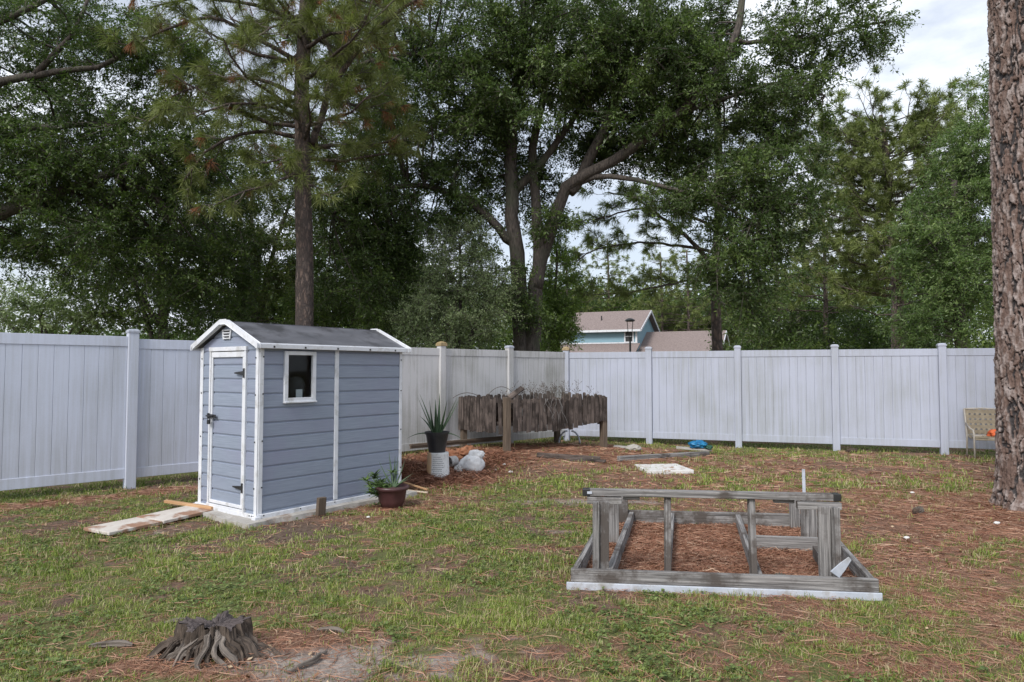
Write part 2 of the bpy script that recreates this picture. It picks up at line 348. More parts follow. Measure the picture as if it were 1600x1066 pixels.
# ---------------------------------------------------------------- grass and pine straw
def frustum_pts(n, y0, y1, power=1.0):
    y = rng.uniform(y0, y1, n); wd = .80; x = rng.uniform(-wd, wd, n) * (y + .6)
    return x, y
def behind_fence(x, y):
    d = (x + 5.04) * -.687 + (y - 9.12) * .727
    e = (y - 15.0) + .343 * (x - 1.195)
    return (d > -.02) | (e > -.02)
def grass_blades():
    V = []; Q = []; T = []; A = []
    off = 0
    for (n, y0, y1, ln, wd) in ((270000, 2.9, 5.2, .036, .0038), (280000, 5.2, 8.5, .040, .0055), (210000, 8.5, 16.5, .055, .010)):
        x, y = frustum_pts(n, y0, y1)
        g, s, sa = cover(x, y)
        clump = fbm(x * 7, y * 7, s=71, o=2)
        tall = sst(fbm(x * 3.1, y * 3.1, s=77, o=3), .52, .72)
        dens = np.clip(g * 1.2 - .12, 0, 1) ** 1.5 * sst(clump, .30, .58)
        dens = np.maximum(dens, .05 * (g > .02) + .30 * tall * (g > .06))
        keep = (rng.random(n) < dens) & ~behind_fence(x, y - 1.0)
        x = x[keep]; y = y[keep]; tl = tall[keep]; gg = g[keep]; m = len(x)
        z = height(x, y) - .006
        L = ln * rng.uniform(.45, 1.25, m) * (1 + .7 * tl); wv = wd * rng.uniform(.7, 1.3, m)
        az = rng.uniform(0, 2 * pi, m); tilt = rng.uniform(.15, 1.4, m); faz = az + pi / 2 + rng.normal(0, .5, m)
        dx = np.cos(az) * np.sin(tilt); dy = np.sin(az) * np.sin(tilt); dz = np.cos(tilt)
        bx = np.cos(faz) * wv / 2; by = np.sin(faz) * wv / 2
        P0 = np.stack([x - bx, y - by, z], -1); P1 = np.stack([x + bx, y + by, z], -1)
        mx_, my_, mz_ = x + dx * L * .5, y + dy * L * .5, z + dz * L * .62
        P2 = np.stack([mx_ + bx * .85, my_ + by * .85, mz_], -1); P3 = np.stack([mx_ - bx * .85, my_ - by * .85, mz_], -1)
        P4 = np.stack([x + dx * L, y + dy * L, z + dz * L * .95], -1)
        V.append(np.stack([P0, P1, P2, P3, P4], 1).reshape(-1, 3))
        b = off + np.arange(m)[:, None] * 5
        Q.append(b + np.array([[0, 1, 2, 3]])); T.append(b + np.array([[3, 2, 4]]))
        patch = fbm(x * 1.2, y * 1.2, s=91, o=3)
        dry = rng.random(m) < (.20 + .28 * (1 - gg))
        tint = np.clip(.36 + .5 * (patch - .4) + rng.normal(0, .17, m), 0, .8); tint = np.where(dry, rng.uniform(.88, 1, m), tint)
        A.append(np.repeat(tint, 5)); off += m * 5
    m, t, p = base('grass_blade'); a = t.nodes.new('ShaderNodeAttribute'); a.attribute_name = 'tint'
    col = ramp(t, a.outputs['Fac'], [(0, (.075, .125, .024)), (.4, (.205, .275, .052)), (.8, (.40, .46, .12)), (.9, (.48, .42, .24))])
    t.links.new(col, p.inputs['Base Color']); p.inputs['Roughness'].default_value = .6; p.inputs['Specular IOR Level'].default_value = .25
    tr = t.nodes.new('ShaderNodeBsdfTranslucent'); t.links.new(col, tr.inputs[0]); ms = t.nodes.new('ShaderNodeMixShader'); ms.inputs[0].default_value = .3
    t.links.new(p.outputs[0], ms.inputs[1]); t.links.new(tr.outputs[0], ms.inputs[2]); t.links.new(ms.outputs[0], t.nodes['Material Output'].inputs[0])
    o = raw('grass', np.concatenate(V), np.concatenate(Q), np.concatenate(T), m, attrs={'tint': np.concatenate(A)})
    meta(o, 'short patchy green and yellow lawn grass growing across the yard', 'grass', kind='stuff')
grass_blades()
def weeds():
    # low broad-leaved weeds in the lawn: small rosettes
    n = 26000; x, y = frustum_pts(n, 2.9, 8.5); g, s, sa = cover(x, y)
    k = (rng.random(n) < np.clip(g - .3, 0, 1) * sst(fbm(x * 1.3, y * 1.3, s=5, o=3), .42, .66)); x = x[k]; y = y[k]; m = len(x)
    x = np.repeat(x, 5) + rng.normal(0, .012, m * 5); y = np.repeat(y, 5) + rng.normal(0, .012, m * 5); m = len(x)
    z = height(x, y) + rng.uniform(.008, .035, m)
    a = rng.uniform(0, 2 * pi, m); L = rng.uniform(.008, .017, m); tl = rng.uniform(-.5, .5, m)
    d = np.stack([np.cos(a), np.sin(a), tl], -1); e = np.stack([-np.sin(a), np.cos(a), rng.uniform(-.5, .5, m)], -1)
    c = np.stack([x, y, z], -1); l = L[:, None]
    V = np.stack([c - d * l, c + e * l * .6, c + d * l, c - e * l * .6], 1).reshape(-1, 3)
    q = (np.arange(m) * 4)[:, None] + np.array([[0, 1, 2, 3]])
    o = raw('lawn_weeds', V, q, None, leaf_mat('weed_leaf', (.075, .115, .035), (.14, .19, .055), (.24, .29, .10), .5, .25), attrs={'tint': np.repeat(rng.random(m), 4)})
    meta(o, 'low broad-leaved weeds mixed into the front lawn', 'weeds', kind='stuff')
weeds()
def straw():
    V = []; A = []; 
    def strands(x, y, z, L, wd, tint, slope):
        m = len(x); a = rng.uniform(0, pi, m)
        a = a + .0
        dx = np.cos(a); dy = np.sin(a); sz = rng.normal(0, slope, m)
        bend = rng.normal(0, .12, m)
        c = np.stack([x, y, z], -1); d = np.stack([dx, dy, sz], -1) * (L / 2)[:, None]; e = np.stack([-dy, dx, rng.normal(0, .6, m)], -1) * (wd / 2)[:, None]
        mid = c + np.stack([-dy, dx, np.zeros(m)], -1) * (L * bend)[:, None]
        V.append(np.stack([c - d - e * .6, c - d + e * .6, mid + e, c + d + e * .5, c + d - e * .5, mid - e], 1).reshape(-1, 3)); A.append(np.repeat(tint, 6))
    for (n, y0, y1, ln, wd) in ((90000, 2.9, 5.5, .13, .0026), (85000, 5.5, 9, .15, .0042), (55000, 9, 15, .17, .008)):
        x, y = frustum_pts(n, y0, y1); g, s, sa = cover(x, y)
        k = (rng.random(n) < (s ** 1.3) * (1 - .75 * g) * .8 + .02) & ~behind_fence(x, y)
        x = x[k]; y = y[k]; m = len(x)
        strands(x, y, height(x, y) + rng.uniform(.004, .022, m), ln * rng.uniform(.5, 1.3, m), wd * rng.uniform(.7, 1.3, m), np.clip(rng.normal(.45, .25, m), 0, 1), .06)
    n = 30000; u = rng.uniform(.02, 2.03, n); v = rng.uniform(.02, 2.06, n); x, y = FRM(u, v); m = n
    strands(x, y, height(x, y) + .01 + .05 * rng.random(m) * fbm(x * 3, y * 3, s=8), .13 * rng.uniform(.4, 1.2, m), .0036 * rng.uniform(.7, 1.3, m), np.clip(rng.normal(.42, .25, m), 0, 1), .16)
    n = 16000; x = rng.normal(-1.6, .55, n); y = rng.normal(9.85, .4, n); x2 = rng.normal(-.9, .5, n // 2); y2 = rng.normal(11.1, .5, n // 2)
    x = np.concatenate([x, x2]); y = np.concatenate([y, y2]); k = ~behind_fence(x, y); x = x[k]; y = y[k]; m = len(x)
    strands(x, y, height(x, y) + rng.uniform(0, .05, m), .17 * rng.uniform(.4, 1.2, m), .007 * rng.uniform(.7, 1.3, m), np.clip(rng.normal(.25, .2, m), 0, 1), .3)
    V = np.concatenate(V); m = len(V) // 6; b = (np.arange(m) * 6)[:, None]
    q = np.concatenate([b + np.array([[0, 1, 2, 5]]), b + np.array([[5, 2, 3, 4]])])
    o = raw('pine_straw', V, q, None, leaf_mat('straw', (.14, .056, .034), (.34, .165, .10), (.55, .38, .27), .6, .05), attrs={'tint': np.concatenate(A)})
    meta(o, 'rust coloured fallen pine needles scattered over the ground', 'pine straw', kind='stuff')
straw()
def litter():
    # chips, dead leaves and small bits lying on the soil
    n = 12000; x, y = frustum_pts(n, 2.9, 13); k = ~behind_fence(x, y); x = x[k]; y = y[k]; g, s, sa = cover(x, y); k = rng.random(len(x)) < (.75 - .6 * g) ** 2; x = x[k]; y = y[k]; m = len(x)
    a = rng.uniform(0, 2 * pi, m); L = rng.uniform(.006, .02, m) * (1 + y * .05); c = np.stack([x, y, height(x, y) + .014], -1)
    d = np.stack([np.cos(a), np.sin(a), rng.normal(0, .35, m)], -1) * L[:, None]; e = np.stack([-np.sin(a), np.cos(a), rng.normal(0, .35, m)], -1) * (L * .5)[:, None]
    V = np.stack([c - d, c + e, c + d, c - e], 1).reshape(-1, 3); q = (np.arange(m) * 4)[:, None] + np.array([[0, 1, 2, 3]])
    o = raw('leaf_litter', V, q, None, leaf_mat('litter', (.07, .04, .025), (.24, .14, .08), (.55, .42, .28), .7, .05), attrs={'tint': np.repeat(rng.random(m) ** 1.5, 4)})
    meta(o, 'small dead leaves and bark chips littering the bare soil', 'litter', kind='stuff')
litter()
# ================================================================ TREES
def crown_mesh(nm, V, Q, T, A, mat, tv, tq, root):
    nv = len(V); q = np.concatenate([Q, tq + nv]); o = raw(nm, np.concatenate([V, tv]), q, T, MAT[mat], root, attrs={'tint': np.concatenate([A, np.zeros(len(tv))])})
    o.data.materials.append(MAT['twig']); mi = np.zeros(len(o.data.polygons), np.int32); mi[len(Q):len(q)] = 1; o.data.polygons.foreach_set('material_index', mi); return o
def unit(v): return v / (np.linalg.norm(v, axis=-1, keepdims=True) + 1e-9)
def prisms(A, B, ra, rb):
    """three-sided twigs from A to B (vectorised)"""
    d = unit(B - A); o = unit(np.cross(d, np.array([.3, .2, .93]))); p = np.cross(d, o); V = []
    for P, r in ((A, ra), (B, rb)):
        for k in range(3):
            a = 2 * pi * k / 3; V.append(P + (o * cos(a) + p * sin(a)) * np.asarray(r).reshape(-1, 1))
    V = np.stack(V, 1).reshape(-1, 3); b = (np.arange(len(A)) * 6)[:, None]
    return V, np.concatenate([b + np.array([[k, (k + 1) % 3, (k + 1) % 3 + 3, k + 3]]) for k in range(3)])
def dense(pts, step=.25, wob=.05, seed=0):
    r = np.random.default_rng(seed); P = [np.array(p, float) for p in pts]; out = []
    n = len(P)
    for i in range(n - 1):
        p0, p1, p2, p3 = P[max(i - 1, 0)], P[i], P[i + 1], P[min(i + 2, n - 1)]; m = max(2, int(np.linalg.norm(p2 - p1) / step))
        for j in range(m):
            t = j / m; out.append(.5 * ((2 * p1) + (p2 - p0) * t + (2 * p0 - 5 * p1 + 4 * p2 - p3) * t * t + (3 * p1 - p0 - 3 * p2 + p3) * t ** 3))
    out.append(P[-1]); out = np.array(out); k = len(out)
    w = np.cumsum(r.normal(0, wob, (k, 3)), 0) * .35; w -= np.linspace(0, 1, k)[:, None] * w[-1]; w[0] = 0
    return out + w
def limb(mb, pts, r0, r1, seed=0, n=9, step=.25, wob=.05, flare=0):
    P = dense(pts, step, wob, seed); k = len(P); t = np.linspace(0, 1, k); rad = r0 + (r1 - r0) * t ** .8
    if flare: rad = rad + flare * np.exp(-t * k * step / .35)
    mb.tube([tuple(p) for p in P], list(rad), n, True, .10); return P, rad
def leaves(C_, d, L, asp, rs, tint):
    """flat leaf quads: centres C_, leaf axes d, half length L"""
    n = len(C_); side = unit(np.cross(d, unit(rs.normal(0, 1, (n, 3))))); l = L[:, None]
    nrm = np.cross(d, side)
    V = np.stack([C_ - d * l, C_ + side * l * asp + nrm * l * .15, C_ + d * l, C_ - side * l * asp + nrm * l * .15], 1).reshape(-1, 3)
    return V, (np.arange(n) * 4)[:, None] + np.array([[0, 1, 2, 3]]), np.repeat(tint, 4)
def broad_tree(name, label, base_pt, trunks, blobs, mat, seed, leaf=.045, per=26, sprays=11, spray=.55, group='trees beyond the fence', bark='oak_bark', droop=.15, asp=.36, link=.4, cat='tree', tub=9):
    """trunks: list of (pts, r0, r1); blobs: (centre, (rx,ry,rz), n clumps)"""
    rs = np.random.default_rng(seed); root = thing(name, label, cat, tuple(base_pt), 0, group); B0 = np.array(base_pt, float)
    mb = MB(); nodes = []; nr = []
    for i, (pts, r0, r1) in enumerate(trunks):
        P, rad = limb(mb, [np.array(p) - B0 for p in pts], r0, r1, seed * 31 + i, tub if i < 3 else 7, .3, .06, .12 if i == 0 else 0); k = len(P) // 4 if i else len(P) // 3; nodes.append(P[k:]); nr.append(rad[k:])
    nodes = np.concatenate(nodes); nr = np.concatenate(nr)
    CC = []; OUT = []
    for c, r, n in blobs:
        c = np.array(c) - B0; u = unit(rs.normal(0, 1, (n, 3))); q = rs.random((n, 1)) ** .42; CC.append(c + u * q * np.array(r)); OUT.append(u)
    CC = np.concatenate(CC); OUT = np.concatenate(OUT); N = len(CC)
    k = CC[:, 2] > .4; CC = CC[k]; OUT = OUT[k]; N = len(CC)
    if link:
        for i in range(N):
            if rs.random() > link: continue
            dd = np.linalg.norm(nodes - CC[i], axis=1); j = int(np.argmin(dd + .3 * np.maximum(nodes[:, 2] - CC[i][2], 0)));
            if dd[j] > 2.6: continue
            a = nodes[j]; mid = (a + CC[i]) / 2 + rs.normal(0, .08, 3) * dd[j] ** .5 + np.array([0, 0, .10 * dd[j]])
            P = dense([a, mid, CC[i]], .45, .05, i); r0 = min(nr[j] * .6, .012 + .014 * dd[j]); mb.tube([tuple(p) for p in P], list(np.linspace(r0, .008, len(P))), 5, False)
    tr = mb.build('trunk', MAT[bark], root, smooth=True)
    K = N * sprays; c = np.repeat(CC, sprays, 0); dirs = unit(rs.normal(0, 1, (K, 3)) * np.array([1, 1, .7]) + np.repeat(OUT, sprays, 0) * .45 - np.array([0, 0, droop])); ln = spray * rs.uniform(.5, 1.25, (K, 1)); tip = c + dirs * ln - np.array([0, 0, 1]) * (ln ** 2) * .25
    tv, tq = prisms(c, tip, np.full(K, .005), np.full(K, .002))
    M_ = K * per; t = rs.random((M_, 1)) ** .75; cc = np.repeat(c, per, 0); tp = np.repeat(tip, per, 0); dr = np.repeat(dirs, per, 0)
    pos = cc + (tp - cc) * t + rs.normal(0, leaf * .9, (M_, 3)); d = unit(dr * .7 + rs.normal(0, .75, (M_, 3)) + np.array([0, 0, -droop]))
    cl = rs.normal(.42, .13, N); tint = np.clip(np.repeat(np.repeat(cl, sprays), per) + rs.normal(0, .14, M_) + .18 * (rs.random(M_) > .93), 0, 1)
    V, Q, A = leaves(pos, d, leaf * rs.uniform(.6, 1.2, M_), asp, rs, tint)
    crown_mesh('crown', V, Q, None, A, mat, tv, tq, root)
    return root
def pine_tree(name, label, base_pt, trunk, r0, r1, limbs, seed, group='trees beyond the fence', nlen=.13, nwid=.006, per=42, step=.28, brl=(.35, .9), mat='needle', bark='pine_bark', auto=None, dead=0, cat='pine tree', tuft2=3, up=.35, flare=.12, holder=None):
    rs = np.random.default_rng(seed); root = holder or thing(name, label, cat, tuple(base_pt), 0, group); B0 = np.array(base_pt, float)
    mb = MB(); P, rad = limb(mb, [np.array(p) - B0 for p in trunk], r0, r1, seed, 14, .3, .02, flare)
    lm = [([np.array(p) - B0 for p in l], a, b) for l, a, b in limbs]
    if auto:
        n, h0, h1, len0, len1, rise = auto
        H = P[:, 2]
        for i in range(n):
            f = (i + rs.random()) / n; z = h0 + (h1 - h0) * f; j = int(np.argmin(abs(H - z))); az = i * 2.4 + rs.normal(0, .35); L = (len0 + (len1 - len0) * f) * rs.uniform(.65, 1.15); dd = np.array([cos(az), sin(az), 0])
            p = P[j]; lm.append(([p, p + dd * L * .4 + np.array([0, 0, rise * L * .2]), p + dd * L * .75 + np.array([0, 0, rise * L * .45 + rs.normal(0, .1)]), p + dd * L + np.array([0, 0, rise * L * .75 + .12 * L])], min(rad[j] * .4, .02 + L * .013), .012))
    A = []; Bq = []; T = []; TD = []
    for i, (l, a, b) in enumerate(lm):
        Q, _ = limb(mb, l, a, b, seed * 7 + i, 7, .25, .07); Lq = np.linalg.norm(np.diff(Q, axis=0), axis=1).sum(); m = max(3, int(Lq * .8 / step))
        for s in range(m):
            t = .22 + .78 * (s + rs.random()) / m; j = min(int(t * (len(Q) - 1)), len(Q) - 2); tan = unit(Q[j + 1] - Q[j]); side = unit(np.cross(tan, np.array([0, 0, 1.]))) * rs.choice([-1, 1])
            d = unit(tan * rs.uniform(.3, .9) + side * rs.uniform(.3, 1) + np.array([0, 0, rs.normal(.05, .35)])); L = rs.uniform(*brl); p0 = Q[j]; p1 = p0 + d * L * .5 + rs.normal(0, .03, 3); p2 = p1 + unit(d + np.array([0, 0, up])) * L * .5
            A += [p0, p1]; Bq += [p1, p2]; T.append(p2); TD.append(unit(p2 - p1))
            for k in range(tuft2):
                q = rs.uniform(.25, 1.0); c = p1 + (p2 - p1) * q + rs.normal(0, .02, 3); dd = unit(d + rs.normal(0, .6, 3) + np.array([0, 0, up])); e = c + dd * rs.uniform(.08, .26); A.append(c); Bq.append(e); T.append(e); TD.append(dd)
        T.append(Q[-1]); TD.append(unit(Q[-1] - Q[-2]))
    mb.build('trunk', MAT[bark], root, smooth=True)
    A = np.array(A); Bq = np.array(Bq); T = np.array(T); TD = np.array(TD)
    tv_, tq_ = prisms(A, Bq, np.full(len(A), .011), np.full(len(A), .007))
    isd = rs.random(len(T)) < dead
    for nm, sel, mt in (('crown', ~isd, mat), ('dead_needles', isd, 'dead_needle')):
        t_, d_ = T[sel], TD[sel]
        if not len(t_): continue
        N = len(t_); M_ = N * per; c = np.repeat(t_, per, 0); d = np.repeat(d_, per, 0)
        nd = unit(d * rs.uniform(.15, 1.3, (M_, 1)) + unit(rs.normal(0, 1, (M_, 3))) * .8 + np.array([0, 0, -.22 if nm == 'crown' else -.9])); st0 = c - d * rs.uniform(0, .12, (M_, 1)); L = nlen * 2 * rs.uniform(.6, 1.1, (M_, 1)); sd_ = unit(np.cross(nd, rs.normal(0, 1, (M_, 3)))) * nwid / 2
        mid = st0 + nd * L * .55; tip = mid + unit(nd + np.array([0, 0, -.35])) * L * .45
        V = np.stack([st0 - sd_ * .7, st0 + sd_ * .7, mid + sd_, tip, mid - sd_], 1).reshape(-1, 3); b = (np.arange(M_) * 5)[:, None]
        tint = np.clip(np.repeat(rs.normal(.45, .16, N), per) + rs.normal(0, .14, M_), 0, 1)
        if nm == 'crown': crown_mesh(nm, V, b + np.array([[0, 1, 2, 4]]), b + np.array([[4, 2, 3]]), np.repeat(tint, 5), mt, tv_, tq_, root)
        else: raw(nm, V, b + np.array([[0, 1, 2, 4]]), b + np.array([[4, 2, 3]]), MAT[mt], root, attrs={'tint': np.repeat(tint, 5)})
    return root
def B(px, py, Y, r, n): return (tuple(W(px, py, Y)), r, n)
def L(Y, *pp):
    o = []
    for i, p in enumerate(pp): o.append(tuple(W(p[0], p[1], p[2] if len(p) > 2 else Y)))
    return o
def gnd0(px, Y): v = W(px, 579, Y); return (v.x, Y, 0.0)
# --- the big central oak
b0 = gnd0(822, 17)
broad_tree('oak_tree', 'largest dark oak with forked trunk in the centre, right behind the fence corner', b0, [
    ([(b0[0] - .14, 17, -.2), W(811, 545, 17), W(806, 430, 17), W(799, 330, 17), W(801, 220, 17), W(817, 100, 17.2), W(830, -90, 17.4)], .27, .09),
    ([(b0[0] + .16, 16.95, -.2), W(834, 545, 16.95), W(838, 450, 16.9), W(858, 385, 16.9), W(884, 305, 16.8), W(905, 280, 16.7), W(985, 237, 16.5), W(1062, 182, 16.2), W(1116, 120, 16), W(1152, 55, 16), W(1166, -50, 16)], .25, .07),
    (L(17, (838, 450, 16.9), (834, 330), (830, 230, 17.2), (850, 120, 17.6), (872, -40, 18)), .16, .06),
    (L(16.8, (890, 300), (928, 220), (962, 150, 17), (1000, 60, 17.5), (1022, -60, 18)), .15, .05),
    (L(16.8, (896, 290), (955, 277, 16.5), (1040, 290, 16), (1110, 310, 15.6), (1175, 345, 15.2)), .085, .03),
    (L(17, (803, 380), (745, 322, 16.8), (660, 290, 16.5), (585, 300, 16.2), (520, 335, 16)), .13, .04),
    (L(17, (812, 190), (740, 120), (650, 85, 16.5), (550, 105, 16)), .13, .04),
    (L(17, (805, 300), (860, 240), (900, 180, 17.5), (960, 110, 18.5)), .12, .04),
    (L(16.2, (1066, 178), (1150, 150), (1230, 130, 15.8), (1290, 150, 15.6)), .07, .02),
    (L(16, (1150, 62), (1230, 62), (1320, 44, 15.8), (1390, 32, 15.6)), .06, .02),
    (L(17, (800, 240), (755, 180, 18), (700, 180, 19), (640, 200, 20)), .12, .04)],
    [B(820, -90, 17, (5.5, 4, 1.8), 90), B(690, 90, 17, (2.6, 2.6, 2.0), 120), B(600, 190, 16.5, (1.8, 2.3, 1.7), 80), B(630, 320, 16.4, (1.9, 1.8, 1.1), 70), B(590, 430, 16.6, (1.3, 1.5, 1.3), 48), B(545, 340, 16.5, (1.3, 1.5, 1.5), 46), B(790, 110, 15.6, (1.8, .9, 1.7), 52), B(880, 40, 15.8, (1.8, 1.0, 1.3), 60), B(960, 150, 17.8, (1.3, .8, 1.0), 34),
     B(880, 120, 17.6, (2.6, 2.6, 2.0), 110), B(760, 240, 17.6, (1.6, 1.9, 1.5), 60), B(1010, 80, 16.6, (2.4, 2.3, 1.7), 120), B(1130, 170, 16.3, (1.7, 1.7, 1.4), 75), B(1080, 60, 17.4, (1.5, 1, 1.2), 45), B(1010, 200, 16.6, (1.6, 1.6, .8), 26), B(1150, 320, 15.6, (1.3, 1.4, 1.2), 46), B(1165, 420, 15.3, (1.2, 1.2, 1.1), 46), B(1235, 350, 15.5, (.8, .9, 1.0), 18),
     B(1225, 260, 15.8, (.9, 1.0, 1.0), 20), B(1230, 110, 16, (1.0, 1.1, .9), 18), B(1330, 45, 15.8, (1.15, .7, .7), 24), B(1240, 30, 15.8, (.8, .7, .8), 18), B(1240, 180, 15.8, (.9, .7, .6), 16), B(560, 40, 17, (2.0, 2.0, 1.3), 40), B(740, 370, 17.5, (.9, .8, .4), 5), B(930, 250, 17.6, (.8, .6, .4), 10), B(1060, 300, 15.8, (.9, .8, .4), 12), B(806, 440, 16.5, (.3, .25, .8), 7), B(870, 350, 16.4, (.4, .3, .5), 5), B(835, 495, 16.5, (.35, .25, .4), 3), B(760, 300, 17.8, (.9, .6, .8), 16), B(850, 300, 18.6, (1.0, .6, 1.0), 20), B(960, 225, 18, (1.2, .6, .6), 20), B(1040, 250, 17, (1.0, .7, .5), 16)],
    'oak_leaf', 5, leaf=.048, per=24, sprays=13, spray=.62)
# --- left oak, trunk outside the frame
bl = (-11.6, 13.0, 0)
broad_tree('oak_tree', 'dark oak filling the upper left with long limbs reaching in from the left edge', bl, [
    ([(-11.6, 13, -.2), (-11.5, 13, 2.2), (-11.2, 13, 4.5), (-11.2, 13, 8.5)], .42, .2),
    (L(13, (-110, 420), (-50, 362), (55, 312), (150, 277), (245, 235, 13.5)), .20, .05),
    (L(13, (-110, 200), (0, 127), (58, 116), (150, 104), (215, 60, 13.3)), .12, .03),
    (L(13, (55, 116), (112, 55), (140, -10)), .07, .03),
    (L(13, (-110, 260), (0, 216), (60, 200), (190, 190, 13.5), (300, 168, 14)), .11, .03),
    (L(13, (-110, 60), (20, 30), (110, -30)), .10, .04)],
    [B(30, 60, 13, (1.8, 2, .9), 40), B(190, 70, 13.4, (1.6, 1.6, .8), 36), B(60, 215, 13, (1.7, 1.6, .8), 64), B(60, 280, 12.6, (1.5, .8, .6), 34), B(280, 120, 14.5, (1.2, 1.4, 1.0), 30), B(90, 30, 15, (2.0, 1, 1.2), 44), B(20, 150, 14.6, (1.0, 1, .8), 20), B(230, 225, 13.6, (1.4, 1.4, 1.0), 60), B(60, 330, 13.6, (1.7, 1.6, .9), 44), B(190, 380, 14.0, (1.6, 1.7, 1.1), 60), B(30, 410, 14, (1.3, 1.3, .6), 20), B(310, 330, 14.6, (1.4, 1.4, 1.5), 60), B(330, 450, 14.8, (1.2, 1.1, .9), 38), B(-150, 200, 13, (1.8, 2, 2), 40), B(-150, -60, 13, (2.8, 2, 1.5), 30), B(150, 160, 13.6, (1.6, 1, .6), 18)],
    'oak_leaf2', 6, leaf=.040, per=25, sprays=12, spray=.55, link=.2)
# --- pine standing behind the shed
bp = gnd0(475, 12.6)
pine_tree('pine_tree', 'pine with long drooping needles rising straight up behind the shed', bp, [(bp[0], 12.6, -.2), W(475, 500, 12.6), W(472, 300, 12.6), W(470, 150, 12.6), W(478, 0, 12.6), W(486, -150, 12.6)], .19, .11, [
    (L(12.6, (490, 225), (512, 165), (560, 82, 12.4), (610, 30, 12.2), (652, 0, 12)), .075, .03), (L(12.6, (505, 180), (520, 100, 12.8), (500, 20, 13)), .05, .03),
    (L(12.6, (470, 215), (420, 205), (372, 212, 12.2), (320, 240, 12), (285, 285, 11.9)), .05, .015), (L(12.6, (470, 262), (430, 285, 12.3), (380, 300, 12), (340, 318, 11.8)), .035, .012),
    (L(12.6, (472, 100), (400, 60, 12.2), (330, 32, 11.9), (250, 55, 11.7), (215, 70, 11.6)), .05, .015), (L(12.6, (470, 150), (400, 125, 12.2), (320, 130, 11.8), (245, 165, 11.5)), .045, .012),
    (L(12.6, (470, 190), (420, 165, 11.8), (360, 160, 11.2), (300, 185, 10.9)), .04, .012), (L(12.6, (478, 40), (400, 5, 12), (300, -10, 11.8), (240, 10, 11.6)), .05, .012),
    (L(12.6, (474, 120), (520, 90, 13), (580, 70, 13.4), (600, 90, 13.6)), .03, .012), (L(12.6, (476, 60), (440, 40, 11.6), (400, 60, 10.9)), .03, .012), (L(12.6, (472, 240), (510, 235, 13.4), (545, 260, 13.9)), .03, .012),
    (L(12.6, (471, 230), (440, 240, 11.8), (400, 255, 11.3)), .03, .012), (L(12.6, (478, 10), (540, 0, 12), (600, 10, 11.8)), .035, .012), (L(12.6, (470, 280), (500, 290, 12.1), (520, 310, 11.8)), .02, .01)],
    21, nlen=.125, nwid=.006, per=54, step=.17, brl=(.3, .85), dead=.06, tuft2=3, auto=(22, 5.3, 8.9, 1.9, 2.2, .12))
